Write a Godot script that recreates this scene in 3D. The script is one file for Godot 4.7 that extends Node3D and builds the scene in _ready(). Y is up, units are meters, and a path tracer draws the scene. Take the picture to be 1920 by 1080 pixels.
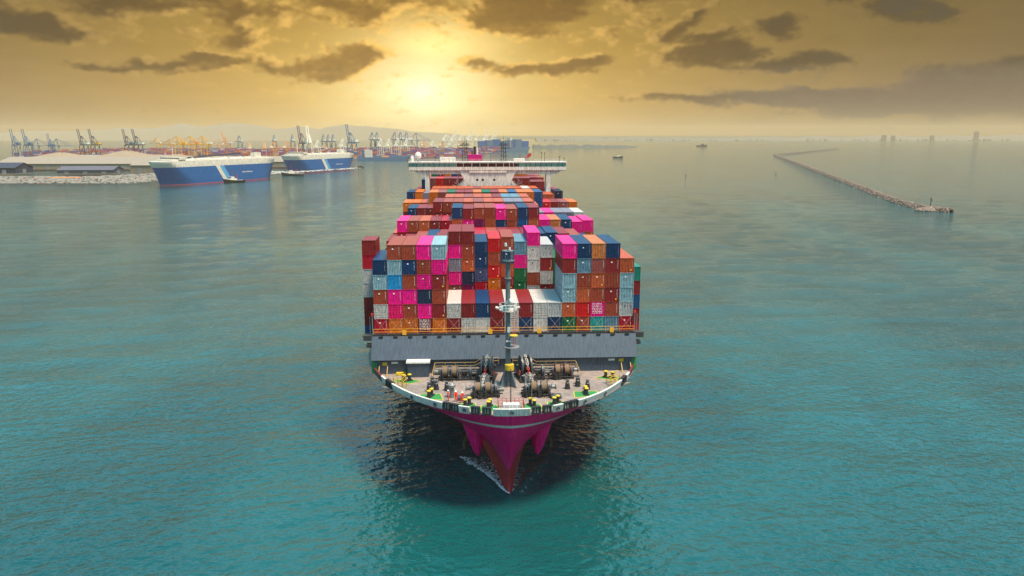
extends Node3D
# A loaded container ship leaving harbour, seen from a drone ahead of its bow. Local ship axes: x to port, y up from the waterline, s metres aft of the stem head (z = -s).

const RED := Color(1, 0, 0)
var M := {}
var taken := {}
var rng := RandomNumberGenerator.new()
var ship: Node3D
var SHIP := Transform3D(Basis(Vector3.UP, deg_to_rad(3.04)), Vector3(0, 0, -106.5))

class Sh:
	# triangles with normals; corners are given anticlockwise seen from outside and stored clockwise
	var v := PackedVector3Array()
	var n := PackedVector3Array()
	var c := PackedColorArray()
	func tri(a: Vector3, b: Vector3, d: Vector3) -> void:
		var m := (b - a).cross(d - a).normalized()
		v.append(a); v.append(d); v.append(b)
		n.append(m); n.append(m); n.append(m)
	func quad(a: Vector3, b: Vector3, d: Vector3, e: Vector3) -> void:
		tri(a, b, d); tri(a, d, e)
	func smooth_tri(a: Vector3, b: Vector3, d: Vector3, na: Vector3, nb: Vector3, nd: Vector3) -> void:
		v.append(a); v.append(d); v.append(b)
		n.append(na); n.append(nd); n.append(nb)
	func hexa(p: Array) -> void:
		# p[0..3] bottom anticlockwise seen from above, p[4..7] the top above them
		quad(p[3], p[2], p[1], p[0]); quad(p[4], p[5], p[6], p[7])
		for i in 4:
			var j := (i + 1) % 4
			quad(p[i], p[j], p[j + 4], p[i + 4])
	func box(at: Vector3, size: Vector3, b := Basis()) -> void:
		var h := size / 2
		var p := []
		for y in [-h.y, h.y]:
			for q in [Vector2(-h.x, h.z), Vector2(h.x, h.z), Vector2(h.x, -h.z), Vector2(-h.x, -h.z)]:
				p.append(at + b * Vector3(q.x, y, q.y))
		hexa(p)
	func bbox(x0: float, x1: float, y0: float, y1: float, z0: float, z1: float) -> void:
		box(Vector3(x0 + x1, y0 + y1, z0 + z1) / 2, Vector3(x1 - x0, y1 - y0, z1 - z0))
	func bar(a: Vector3, b: Vector3, w: float, h := 0.0) -> void:
		# square bar between two points
		var d := b - a
		var z := d.normalized()
		var up := Vector3.UP if absf(z.y) < 0.95 else Vector3.RIGHT
		var x := up.cross(z).normalized()
		box((a + b) / 2, Vector3(w, h if h > 0 else w, d.length()), Basis(x, z.cross(x), z))
	func cyl(a: Vector3, b: Vector3, r1: float, r2 := -1.0, k := 8, caps := true) -> void:
		if r2 < 0: r2 = r1
		var z := (b - a).normalized()
		var up := Vector3.UP if absf(z.y) < 0.95 else Vector3.RIGHT
		var x := up.cross(z).normalized()
		var y := z.cross(x)
		for i in k:
			var t0 := TAU * i / k
			var t1 := TAU * (i + 1) / k
			var d0 := x * cos(t0) + y * sin(t0)
			var d1 := x * cos(t1) + y * sin(t1)
			smooth_tri(a + d0 * r1, a + d1 * r1, b + d1 * r2, d0, d1, d1)
			smooth_tri(a + d0 * r1, b + d1 * r2, b + d0 * r2, d0, d1, d0)
			if caps:
				if r1 > 0: tri(a, a + d1 * r1, a + d0 * r1)
				if r2 > 0: tri(b, b + d0 * r2, b + d1 * r2)
	func tube(pts: Array, r: float, k := 6) -> void:
		for i in pts.size() - 1:
			cyl(pts[i], pts[i + 1], r, r, k, true)
	func lathe(at: Vector3, prof: Array, k := 12, b := Basis()) -> void:
		# prof: Vector2(radius, height) going up
		for j in prof.size() - 1:
			var p: Vector2 = prof[j]
			var q: Vector2 = prof[j + 1]
			var sl := Vector2(q.y - p.y, p.x - q.x).normalized()
			for i in k:
				var t0 := TAU * i / k
				var t1 := TAU * (i + 1) / k
				var e0 := Vector3(sin(t0), 0, cos(t0))
				var e1 := Vector3(sin(t1), 0, cos(t1))
				var n0 := b * (e0 * sl.x + Vector3.UP * sl.y)
				var n1 := b * (e1 * sl.x + Vector3.UP * sl.y)
				var A := at + b * (e0 * p.x + Vector3.UP * p.y)
				var B := at + b * (e1 * p.x + Vector3.UP * p.y)
				var C := at + b * (e1 * q.x + Vector3.UP * q.y)
				var D := at + b * (e0 * q.x + Vector3.UP * q.y)
				if p.x > 0.0001: smooth_tri(A, B, C, n0, n1, n1)
				if q.x > 0.0001: smooth_tri(A, C, D, n0, n1, n0)
	func prism(poly: PackedVector2Array, z0: float, z1: float, x := Transform3D()) -> void:
		# polygon in x,y pulled from z0 to z1
		if Geometry2D.is_polygon_clockwise(poly): pass
		else:
			poly = poly.duplicate(); poly.reverse()
		var rev := poly.duplicate()
		rev.reverse()
		var idx := Geometry2D.triangulate_polygon(rev)
		for i in range(0, idx.size(), 3):
			var a := rev[idx[i]]
			var b := rev[idx[i + 1]]
			var d := rev[idx[i + 2]]
			if (b - a).cross(d - a) < 0:
				var t := b; b = d; d = t
			tri(x * Vector3(a.x, a.y, z1), x * Vector3(b.x, b.y, z1), x * Vector3(d.x, d.y, z1))
			tri(x * Vector3(a.x, a.y, z0), x * Vector3(d.x, d.y, z0), x * Vector3(b.x, b.y, z0))
		var area := 0.0
		for i in rev.size(): area += rev[i].cross(rev[(i + 1) % rev.size()])
		if area < 0: rev.reverse()
		for i in rev.size():
			var p := rev[i]
			var q := rev[(i + 1) % rev.size()]
			quad(x * Vector3(p.x, p.y, z0), x * Vector3(q.x, q.y, z0), x * Vector3(q.x, q.y, z1), x * Vector3(p.x, p.y, z1))
	func grid(pts: Array, flip := false) -> void:
		# smooth surface through rows of points
		var R := pts.size()
		var K: int = pts[0].size()
		var nn := []
		for i in R:
			var row := PackedVector3Array()
			for j in K:
				var du: Vector3 = pts[mini(i + 1, R - 1)][j] - pts[maxi(i - 1, 0)][j]
				var dv: Vector3 = pts[i][mini(j + 1, K - 1)] - pts[i][maxi(j - 1, 0)]
				var m := du.cross(dv)
				if m.length() < 1e-9:
					du = pts[mini(i + 1, R - 1)][maxi(j - 1, 0) if j > K / 2 else mini(j + 1, K - 1)] - pts[maxi(i - 1, 0)][maxi(j - 1, 0) if j > K / 2 else mini(j + 1, K - 1)]
					m = du.cross(dv)
				m = m.normalized()
				row.append(-m if flip else m)
			nn.append(row)
		for i in R - 1:
			for j in K - 1:
				var a: Vector3 = pts[i][j]
				var b: Vector3 = pts[i + 1][j]
				var d: Vector3 = pts[i + 1][j + 1]
				var e: Vector3 = pts[i][j + 1]
				if flip:
					smooth_tri(a, d, b, nn[i][j], nn[i + 1][j + 1], nn[i + 1][j])
					smooth_tri(a, e, d, nn[i][j], nn[i][j + 1], nn[i + 1][j + 1])
				else:
					smooth_tri(a, b, d, nn[i][j], nn[i + 1][j], nn[i + 1][j + 1])
					smooth_tri(a, d, e, nn[i][j], nn[i + 1][j + 1], nn[i][j + 1])
	func add(o: Sh, x: Transform3D) -> void:
		for i in o.v.size():
			v.append(x * o.v[i]); n.append((x.basis * o.n[i]).normalized())
	func mesh() -> ArrayMesh:
		var a := []
		a.resize(Mesh.ARRAY_MAX)
		a[Mesh.ARRAY_VERTEX] = v
		a[Mesh.ARRAY_NORMAL] = n
		if c.size() == v.size(): a[Mesh.ARRAY_COLOR] = c
		var m := ArrayMesh.new()
		m.add_surface_from_arrays(Mesh.PRIMITIVE_TRIANGLES, a)
		return m

func numbered(called: String) -> String:
	var k: int = taken.get(called, -1) + 1
	taken[called] = k
	return called if k == 0 else "%s_%03d" % [called, k]

func lin(r: float, g: float, b: float) -> Color:
	return Color(r, g, b).linear_to_srgb()

func mat(called: String, r: float, g: float, b: float, rough := 0.6, metal := 0.0, tex: Texture2D = null, scale := 0.1) -> StandardMaterial3D:
	var m := StandardMaterial3D.new()
	m.resource_name = called
	m.albedo_color = lin(r, g, b)
	m.roughness = rough
	m.metallic = metal
	if tex:
		m.albedo_texture = tex
		m.uv1_triplanar = true
		m.uv1_world_triplanar = true
		m.uv1_scale = Vector3.ONE * scale
	M[called] = m
	return m

func part(parent: Node, called: String, sh: Variant, m: Material, at := Transform3D()) -> MeshInstance3D:
	var o := MeshInstance3D.new()
	o.name = called
	o.mesh = sh if sh is Mesh else sh.mesh()
	o.material_override = m
	o.transform = at
	parent.add_child(o, true)
	return o

func tag(o: Node, label: String, category: String, group := "") -> void:
	o.set_meta("label", label)
	o.set_meta("category", category)
	if group: o.set_meta("group", group)

func thing(called: String, label: String, category: String, at: Transform3D, group := "") -> Node3D:
	var o := Node3D.new()
	o.name = numbered(called)
	add_child(o)
	o.transform = at
	tag(o, label, category, group)
	return o

func single(called: String, sh: Variant, m: Material, label: String, category: String, at := Transform3D(), group := "") -> MeshInstance3D:
	var o := part(self, numbered(called), sh, m, at)
	tag(o, label, category, group)
	return o

func setting(called: String, sh: Variant, m: Material) -> MeshInstance3D:
	var o := part(self, numbered(called), sh, m)
	o.set_meta("kind", "structure")
	return o

func on_ship(x: float, y: float, s: float, turn := 0.0) -> Transform3D:
	return SHIP * Transform3D(Basis(Vector3.UP, turn), Vector3(x, y, -s))

# ---------------------------------------------------------------- camera, sky, sun
func make_view() -> void:
	var cam := Camera3D.new()
	cam.name = "camera"
	cam.position = Vector3(0, 56.5, 0)
	cam.rotation.x = -deg_to_rad(11.12)
	cam.fov = 40.85
	cam.near = 1.0
	cam.far = 40000.0
	add_child(cam)
	var sun := DirectionalLight3D.new()
	sun.name = "sun"
	sun.light_energy = 1.6
	sun.light_color = lin(1.0, 0.80, 0.60)
	sun.light_angular_distance = 13.0
	sun.shadow_enabled = true
	sun.sky_mode = DirectionalLight3D.SKY_MODE_LIGHT_ONLY
	var to := Vector3(0.29, 0.91, 0.22).normalized()
	sun.transform = Transform3D(Basis.looking_at(-to, Vector3.FORWARD), Vector3(0, 200, 0))
	add_child(sun)
	var env := Environment.new()
	env.background_mode = Environment.BG_SKY
	env.tonemap_mode = Environment.TONE_MAPPER_LINEAR
	env.tonemap_exposure = EXPOSURE
	env.sdfgi_enabled = true
	env.ssao_enabled = true
	env.ssil_enabled = true
	env.fog_enabled = true
	env.fog_density = 0.00006
	env.fog_light_color = lin(0.95, 0.72, 0.43)
	var sm := PanoramaSkyMaterial.new()
	sm.panorama = ImageTexture.create_from_image(sky_picture())
	var sk := Sky.new()
	sk.sky_material = sm
	env.sky = sk
	var we := WorldEnvironment.new()
	we.name = "world"
	we.environment = env
	add_child(we)

func ramp(x: float, xs: Array, ys: Array) -> Variant:
	for i in xs.size() - 1:
		if x <= xs[i + 1]:
			var t := clampf((x - xs[i]) / (xs[i + 1] - xs[i]), 0, 1)
			return ys[i] + (ys[i + 1] - ys[i]) * t
	return ys[-1]

const EXPOSURE := 1.7
const GLOW_AZ := -6.3
const GLOW_EL := 3.0
func clear_sky(az: float, el: float) -> Vector3:
	# low air warm and dusky; out of view above, brightened to light ship and sea
	var base: Vector3 = ramp(el, [0.0, 1.2, 3.0, 6.0, 9.6, 11.5, 15.8, 20.0, 30.0, 50.0, 90.0], [
		Vector3(0.34, 0.245, 0.135), Vector3(0.34, 0.235, 0.105), Vector3(0.32, 0.21, 0.075), Vector3(0.20, 0.13, 0.036), Vector3(0.135, 0.092, 0.032),
		Vector3(0.075, 0.078, 0.078), Vector3(0.062, 0.080, 0.095), Vector3(0.66, 1.14, 1.42), Vector3(0.50, 1.28, 1.70), Vector3(0.30, 1.04, 1.46), Vector3(0.22, 0.86, 1.26)])  # dim band just out of view, kept dark below the bright upper sky
	var dz := wrapf(az - GLOW_AZ, -180, 180)
	# away from the glow the low air is greyer, and cool grey-blue opposite it
	var low := 1.0 - smoothstep(6.0, 12.0, el)
	var far := smoothstep(8.0, 40.0, absf(dz)) * low
	var grey := Vector3(0.17, 0.125, 0.085).lerp(Vector3(0.13, 0.09, 0.042), smoothstep(1.0, 7.0, el))
	base = base.lerp(grey, 0.7 * far)
	var cool := Vector3(0.25, 0.27, 0.31).lerp(Vector3(0.075, 0.085, 0.10), smoothstep(2.0, 10.0, el))
	base = base.lerp(cool, smoothstep(45.0, 110.0, absf(dz)) * low)
	var e := el - GLOW_EL
	var wide := exp(-sqrt(dz * dz / 150.0 + e * e / (40.0 if e > 0 else 120.0)))
	var core := exp(-(dz * dz / 40.0 + e * e / (8.0 if e > 0 else 22.0)))
	var heart := exp(-sqrt(dz * dz / 7.0 + e * e / 3.0))
	return base + Vector3(0.92, 0.53, 0.055) * wide + Vector3(0.12, 0.28, 0.20) * core + Vector3(0.3, 0.4, 0.55) * heart + Vector3(0.55, 0.45, 0.18) * exp(-((dz - 1.2) * (dz - 1.2) / 16.0 + (el - 6.6) * (el - 6.6) / 2.2))

# clouds in view: azimuth, elevation, half width, half height, tilt, thickness
const BANKS := [
	[-31.8, 6.8, 3.6, 0.75, -0.06, 1.2], [-34.0, 7.6, 3.0, 0.8, 0.0, 1.1], [-28.2, 6.2, 1.6, 0.45, 0.1, 0.8], [-25.0, 8.3, 4.0, 0.8, 0.05, 0.85], [-30.5, 8.9, 4.0, 0.5, 0.0, 0.7], [-20.5, 8.9, 3.4, 0.7, 0.0, 0.8], [-18.6, 7.6, 1.0, 1.5, 0.1, 1.1], [-18.4, 6.4, 1.3, 0.6, 0.0, 1.0],
	[-23.2, 4.55, 3.6, 0.36, 0.05, 0.95], [-20.6, 4.95, 2.2, 0.38, 0.08, 1.0], [-26.5, 4.2, 2.2, 0.25, 0.0, 0.7], [-16.4, 4.7, 1.4, 0.5, 0.0, 0.9], [-12.4, 5.0, 2.0, 0.9, 0.1, 1.0], [-10.6, 5.6, 1.7, 0.7, 0.15, 1.0], [-13.6, 4.3, 1.8, 0.5, 0.0, 0.8], [-9.6, 8.4, 2.2, 0.8, 0.0, 0.85], [-12.6, 8.9, 2.4, 0.6, 0.0, 0.8], [-7.6, 9.1, 1.9, 0.5, 0.0, 0.75],
	[0.6, 8.6, 3.8, 1.15, 0.06, 1.2], [-2.2, 8.0, 2.0, 0.6, -0.1, 1.0], [3.6, 9.0, 2.6, 0.7, 0.1, 1.0], [8.0, 9.2, 3.5, 0.5, 0.0, 0.6], [0.4, 4.75, 2.8, 0.36, 0.02, 1.0], [4.2, 4.95, 2.6, 0.48, 0.10, 1.15], [-2.6, 5.2, 1.8, 0.3, 0.0, 0.7],
	[13.0, 5.5, 2.4, 0.62, -0.05, 1.2], [15.2, 5.9, 2.2, 0.75, -0.10, 1.2], [11.8, 7.5, 2.1, 0.42, 0.52, 1.15], [13.2, 6.6, 1.6, 0.5, 0.2, 1.0], [18.0, 7.3, 1.4, 0.75, -0.2, 1.0], [20.6, 5.0, 1.5, 0.5, 0.05, 1.1], [18.0, 4.75, 2.6, 0.38, 0.0, 1.0],
	[25.4, 8.3, 2.0, 0.95, -0.2, 1.2], [27.4, 7.7, 1.6, 0.6, -0.2, 1.0], [31.5, 8.8, 3.0, 0.7, 0.0, 0.75], [22.0, 9.0, 2.0, 0.4, 0.0, 0.6],
	[15.0, 2.65, 6.5, 0.30, -0.01, 1.1], [20.0, 2.6, 6.5, 0.48, -0.01, 1.2], [25.0, 2.45, 5.0, 0.6, 0.0, 1.2], [31.5, 3.2, 5.2, 1.1, 0.03, 1.4], [39.0, 3.3, 8.0, 1.3, 0.0, 1.4], [24.5, 1.75, 3.4, 0.35, 0.0, 1.0], [31.0, 1.8, 5.0, 0.5, 0.0, 1.0],
]
var cn1 := FastNoiseLite.new()
var cn2 := FastNoiseLite.new()
func cloud(az: float, el: float) -> float:
	var wx := cn1.get_noise_2d(az * 0.30, el * 0.62)
	var wy := cn1.get_noise_2d(az * 0.30 + 40.0, el * 0.62 + 9.0)
	var d := 0.0
	for b in BANKS:
		var u: float = (az - b[0] + wx * 1.3) / b[2]
		if absf(u) > 1.7: continue
		var w: float = (el - b[1] - (az - b[0]) * b[4] + wy * 0.5) / b[3]
		if w > 2.2 or w < -2.6: continue
		if w < 0: w *= 0.8
		d = maxf(d, b[5] * maxf(0.0, 1.55 - sqrt(u * u + w * w)))
	d = maxf(d, smoothstep(5.2, 8.5, el) * (0.22 + 1.0 * cn1.get_noise_2d(az * 0.10 + 5.0, el * 0.36)))
	return d + 0.55 * cn2.get_noise_2d(az * 0.36, el * 0.85) + 0.34 * cn2.get_noise_2d(az * 1.3 + 70.0, el * 2.3)

func sky_picture() -> Image:
	var W := 4096
	var H := 2048
	var low := Image.create(512, 256, false, Image.FORMAT_RGBF)
	for y in 256:
		var el := 90.0 - (y + 0.5) * 180.0 / 256.0
		for x in 512:
			var az := wrapf((x + 0.5) * 360.0 / 512.0, -180.0, 180.0)
			var q := clear_sky(az, el) if el > 0 else Vector3(0.10, 0.17, 0.17)
			q /= EXPOSURE
			low.set_pixel(x, y, Color(q.x, q.y, q.z))
	low.resize(W, H, Image.INTERPOLATE_BILINEAR)
	for q in [[cn1, 11, 4], [cn2, 23, 6]]:
		q[0].seed = q[1]
		q[0].noise_type = FastNoiseLite.TYPE_SIMPLEX_SMOOTH
		q[0].frequency = 1.0
		q[0].fractal_octaves = q[2]
	var row_of := func(e: float) -> int: return int((90.0 - e) / 180.0 * H)
	for y in range(row_of.call(14.0), row_of.call(0.0)):
		var el := 90.0 - (y + 0.5) * 180.0 / H
		for x in W:
			var az := wrapf((x + 0.5) * 360.0 / W, -180.0, 180.0)
			var q := clear_sky(az, el)
			var dz := wrapf(az - GLOW_AZ, -180, 180)
			if absf(az) < 46.0:
				var d := cloud(az, el)
				# how thick the cloud is on the way to the sun: thin there means a lit edge
				var to := Vector2(-dz, GLOW_EL + 4.0 - el).normalized() * Vector2(0.8, 0.42)
				var d2 := cloud(az + to.x, el + to.y)
				var a := smoothstep(0.08, 0.66, d)
				var thick := smoothstep(0.25, 1.25, d)
				var glow := exp(-(dz * dz / 300.0 + (el - 5.0) * (el - 5.0) / 70.0))
				var body := Vector3(0.15, 0.10, 0.036).lerp(Vector3(0.05, 0.035, 0.017), thick).lerp(Vector3(0.50, 0.27, 0.045).lerp(Vector3(0.32, 0.165, 0.028), thick), glow)
				body = body.lerp(Vector3(0.155, 0.112, 0.080), smoothstep(8.0, 20.0, az) * (1.0 - smoothstep(3.6, 5.0, el)))
				var lit := clampf(smoothstep(0.75, 0.1, d2), 0, 1)
				body += Vector3(0.50, 0.31, 0.08) * lit * (0.24 + 1.2 * glow) * (1.0 - 0.7 * smoothstep(15.0, 30.0, dz))
				body *= 1.0 + 0.16 * cn2.get_noise_2d(az * 0.9, el * 2.0)
				q *= 1.0 + 0.07 * cn2.get_noise_2d(az * 0.2 + 9.0, el * 0.9)
				q = q.lerp(body, a * 0.92)
			else:
				var f := cn2.get_noise_2d(az * 0.12, el * 0.3)
				q = q.lerp(q * 0.7, smoothstep(0.1, 0.55, f) * smoothstep(3.0, 6.0, el) * (1.0 - smoothstep(9.0, 14.0, el)) * 0.7)
			q /= EXPOSURE
			low.set_pixel(x, y, Color(q.x, q.y, q.z))
	return low

# ---------------------------------------------------------------- sea
func spread(from: float, to: float, flat_to: float, cell: float, grow: float) -> PackedFloat32Array:
	var out := PackedFloat32Array()
	var d := from
	while d < to:
		out.append(d)
		d += cell + maxf(0.0, d - flat_to) * grow
	out.append(to)
	return out

func bow_wave(x: float, z: float) -> float:
	# the swell pushed up along both sides of the stem
	if z < -150.0 or z > -100.0 or absf(x) > 30.0: return 0.0
	var q := SHIP.affine_inverse() * Vector3(x, 0, z)
	var t := (-q.z - 7.0) / 17.0
	if t < -0.1 or t > 1.3: return 0.0
	var crest := half_breadth(-q.z, 0.2) + 0.2 + 5.2 * pow(maxf(t, 0.0), 1.2)
	var d := absf(q.x) - crest
	return 0.75 * exp(-d * d / (0.5 + 1.6 * maxf(t, 0.0))) * smoothstep(-0.1, 0.06, t) * (1.0 - smoothstep(0.3, 1.3, t))

func make_sea() -> void:
	var nz := FastNoiseLite.new()
	nz.seed = 5
	nz.noise_type = FastNoiseLite.TYPE_SIMPLEX_SMOOTH
	nz.frequency = 1.0
	nz.fractal_octaves = 3
	nz.fractal_gain = 0.55
	var big: FastNoiseLite = nz.duplicate()
	big.seed = 9
	big.fractal_octaves = 2
	var xs := PackedFloat32Array()
	var half := spread(0.0, 13000.0, 45.0, 0.5, 0.02)
	for i in range(half.size() - 1, 0, -1): xs.append(-half[i])
	xs.append_array(half)
	var zs := PackedFloat32Array()
	for d in [-9000.0, -4000.0, -1500.0, -500.0, -150.0, -40.0, 0.0, 25.0, 45.0, 60.0, 72.0]: zs.append(-d)
	for d in spread(80.0, 13500.0, 150.0, 0.5, 0.016): zs.append(-d)
	var R := zs.size()
	var K := xs.size()
	var v := PackedVector3Array()
	v.resize(R * K)
	var nn := PackedVector3Array()
	nn.resize(R * K)
	var turn := Transform2D(0.22, Vector2.ZERO)
	for i in R:
		var cz: float = absf(zs[mini(i + 1, R - 1)] - zs[maxi(i - 1, 0)]) / 2
		for j in K:
			var x := xs[j]
			var z := zs[i]
			var cx: float = (xs[mini(j + 1, K - 1)] - xs[maxi(j - 1, 0)]) / 2
			var cell := maxf(cz, cx * 0.5)
			var fade := clampf(1.0 - (cell - 0.9) / 1.6, 0, 1)
			var y := 0.0
			var p := turn * Vector2(x, z)
			if fade > 0:
				y += fade * (0.17 * nz.get_noise_2d(p.x * 0.13, p.y * 0.34) + 0.05 * nz.get_noise_2d(p.x * 0.42 + 77.0, p.y * 0.8))
			var fade2 := clampf(1.0 - (cell - 5.0) / 8.0, 0, 1)
			if fade2 > 0: y += fade2 * 0.35 * big.get_noise_2d(p.x * 0.022, p.y * 0.045)
			y += bow_wave(x, z)
			v[i * K + j] = Vector3(x, y, z)
	for i in R:
		for j in K:
			var du := v[i * K + mini(j + 1, K - 1)] - v[i * K + maxi(j - 1, 0)]
			var dv := v[maxi(i - 1, 0) * K + j] - v[mini(i + 1, R - 1) * K + j]
			nn[i * K + j] = dv.cross(du).normalized()
	var idx := PackedInt32Array()
	idx.resize((R - 1) * (K - 1) * 6)
	var w := 0
	for i in R - 1:
		for j in K - 1:
			var a := i * K + j
			# z falls with i: a is near, a + K far
			for q in [a, a + K, a + K + 1, a, a + K + 1, a + 1]:
				idx[w] = q
				w += 1
	var arr := []
	arr.resize(Mesh.ARRAY_MAX)
	arr[Mesh.ARRAY_VERTEX] = v
	arr[Mesh.ARRAY_NORMAL] = nn
	arr[Mesh.ARRAY_INDEX] = idx
	var me := ArrayMesh.new()
	me.add_surface_from_arrays(Mesh.PRIMITIVE_TRIANGLES, arr)
	var m := mat("sea_water", 0.0003, 0.036, 0.037, 0.06)
	m.metallic_specular = 0.52
	var nt := NoiseTexture2D.new()
	nt.width = 1024
	nt.height = 1024
	nt.seamless = true
	nt.as_normal_map = true
	nt.bump_strength = 9.0
	var f := FastNoiseLite.new()
	f.seed = 3
	f.noise_type = FastNoiseLite.TYPE_SIMPLEX_SMOOTH
	f.frequency = 0.02
	f.fractal_octaves = 4
	nt.noise = f
	m.normal_enabled = true
	m.normal_texture = nt
	m.normal_scale = 0.6
	m.uv1_triplanar = true
	m.uv1_world_triplanar = true
	m.uv1_scale = Vector3(1 / 46.0, 1 / 46.0, 1 / 31.0)
	# random milky patches mixed in to lighten the water colour
	var im := Image.create(512, 512, false, Image.FORMAT_RGBA8)
	var fa := FastNoiseLite.new()
	fa.seed = 61
	fa.frequency = 1.0
	fa.fractal_octaves = 5
	fa.domain_warp_enabled = true
	fa.domain_warp_amplitude = 0.6
	fa.domain_warp_frequency = 0.8
	for y in 512:
		for x in 512:
			var u := x / 512.0
			var w2 := y / 512.0
			var q := lerpf(lerpf(fa.get_noise_2d(u * 7, w2 * 5), fa.get_noise_2d((u - 1) * 7, w2 * 5), smoothstep(0.7, 1.0, u)), lerpf(fa.get_noise_2d(u * 7, (w2 - 1) * 5), fa.get_noise_2d((u - 1) * 7, (w2 - 1) * 5), smoothstep(0.7, 1.0, u)), smoothstep(0.7, 1.0, w2))
			var c := lin(0.004, 0.070, 0.072)
			c.a = clampf(0.26 + q * 1.1, 0.0, 0.8)
			im.set_pixel(x, y, c)
	m.detail_enabled = true
	m.detail_albedo = ImageTexture.create_from_image(im)
	m.detail_blend_mode = BaseMaterial3D.BLEND_MODE_MIX
	m.detail_uv_layer = BaseMaterial3D.DETAIL_UV_2
	m.uv2_triplanar = true
	m.uv2_world_triplanar = true
	m.uv2_scale = Vector3(1 / 620.0, 1 / 620.0, 1 / 900.0)
	m.uv2_offset = Vector3(0.35, 0, 0.2)
	setting("sea", me, m)

# ---------------------------------------------------------------- textures shared by paint, steel and stone
func noise_picture(size: int, sx: float, sy: float, seed_: int, lo: Color, hi: Color, sharp := 1.0, oct := 5, spots := 0.0, spot := Color.WHITE) -> ImageTexture:
	# tiles: the noise is read on a torus by mixing across the seam
	var f := FastNoiseLite.new()
	f.seed = seed_
	f.noise_type = FastNoiseLite.TYPE_SIMPLEX_SMOOTH
	f.frequency = 1.0
	f.fractal_octaves = oct
	var g := FastNoiseLite.new()
	g.seed = seed_ + 50
	g.frequency = 1.0
	g.fractal_octaves = 3
	var im := Image.create(size, size, false, Image.FORMAT_RGB8)
	for y in size:
		var v := float(y) / size
		for x in size:
			var u := float(x) / size
			var a := lerpf(f.get_noise_2d(u * sx, v * sy), f.get_noise_2d((u - 1) * sx, v * sy), smoothstep(0.75, 1.0, u))
			var b := lerpf(f.get_noise_2d(u * sx, (v - 1) * sy), f.get_noise_2d((u - 1) * sx, (v - 1) * sy), smoothstep(0.75, 1.0, u))
			var t := lerpf(a, b, smoothstep(0.75, 1.0, v))
			var col := lo.lerp(hi, clampf(0.5 + t * 0.9 * sharp, 0, 1))
			if spots > 0:
				var k := smoothstep(1.0 - spots, 1.0 - spots + 0.25, 0.5 + g.get_noise_2d(u * sx * 2.0, v * sy * 2.0))
				col = col.lerp(spot, k * minf(minf(u, 1 - u), minf(v, 1 - v)) * 8.0 if minf(minf(u, 1 - u), minf(v, 1 - v)) < 0.125 else k)
			im.set_pixel(x, y, col)
	return ImageTexture.create_from_image(im)

var T := {}
func make_textures() -> void:
	T.paint = noise_picture(512, 26, 7, 1, Color(0.74, 0.72, 0.70), Color(1, 1, 1), 1.1, 5, 0.23, Color(0.55, 0.45, 0.38))
	T.hull = noise_picture(512, 34, 5, 2, Color(0.76, 0.75, 0.75), Color(1, 1, 1), 1.1, 6, 0.16, Color(0.66, 0.56, 0.50))
	T.deck = noise_picture(512, 9, 9, 3, Color(0.84, 0.82, 0.81), Color(1, 1, 1), 1.0, 6, 0.14, Color(0.74, 0.69, 0.66))
	T.stone = noise_picture(512, 30, 30, 4, Color(0.55, 0.52, 0.50), Color(1, 1, 1), 1.3, 5)

# ---------------------------------------------------------------- hull form
const STEM_Y := [-9.0, -6.0, -3.0, -1.0, 0.0, 1.0, 2.5, 4.0, 6.0, 8.0, 10.0, 12.0, 14.4, 16.5, 18.2]
const STEM_S := [7.0, 5.0, 5.2, 6.8, 7.8, 8.8, 9.4, 9.2, 8.0, 6.6, 5.0, 3.4, 1.75, 0.5, 0.0]
const LENGTH := 364.0
const DECK := 16.5
func stem(y: float) -> float:
	return ramp(y, STEM_Y, STEM_S)
func half_breadth(s: float, y: float) -> float:
	var u := clampf((y - 3.0) / 13.5, 0, 1)
	var run: float = lerpf(170.0, 40.0, pow(u, 0.62))
	var t := clampf((s - stem(y)) / run, 0, 1)
	var a := lerpf(1.2, 2.0, u)
	var b := lerpf(1.0, 0.5, u)
	var w := 25.3 * pow(maxf(1.0 - pow(1.0 - t, a), 0.0), b)
	if y < 4.0:   # the bulb swells below the waterline
		var k := clampf((4.0 - y) / 5.0, 0, 1)
		w = maxf(w, 1.8 * k * sqrt(clampf((s - stem(y)) / 9.0, 0, 1)) )
	var aft := clampf((s - 300.0) / (LENGTH - 300.0), 0, 1)
	return w * (1.0 - 0.16 * aft * aft * (1.0 if y > 8 else 2.5))

func skin(y0: float, y1: float, rows: int, off := 0.0, s_end := LENGTH, cols := 70) -> Sh:
	var sh := Sh.new()
	for side in [-1.0, 1.0]:
		var pts := []
		for i in cols + 1:
			var w := float(i) / cols
			w = w * w * w * 0.75 + w * w * 0.25 if s_end > 60 else w * w
			var row := []
			for j in rows + 1:
				var y := lerpf(y0, y1, float(j) / rows)
				var s := lerpf(stem(y) - off, s_end, w)
				row.append(Vector3(side * (half_breadth(s, y) + (off if i > 0 else 0.0)), y, -s))
			pts.append(row)
		sh.grid(pts, side > 0)
	return sh

# deck edge as a curve: x (signed, metres from the centre line) -> s
func edge_s(x: float, y := 17.2) -> float:
	var lo := stem(y)
	var hi := 60.0
	for k in 40:
		var m := (lo + hi) / 2
		if half_breadth(m, y) < absf(x): lo = m
		else: hi = m
	return lo

func edge_curve(y: float) -> Curve3D:
	# half the deck edge from the stem head aft
	var c := Curve3D.new()
	c.bake_interval = 0.1
	for i in 60:
		var w := float(i) / 59
		var s := lerpf(stem(y), 34.0, w * w)
		c.add_point(Vector3(half_breadth(s, y), y, -s))
	return c

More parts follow.
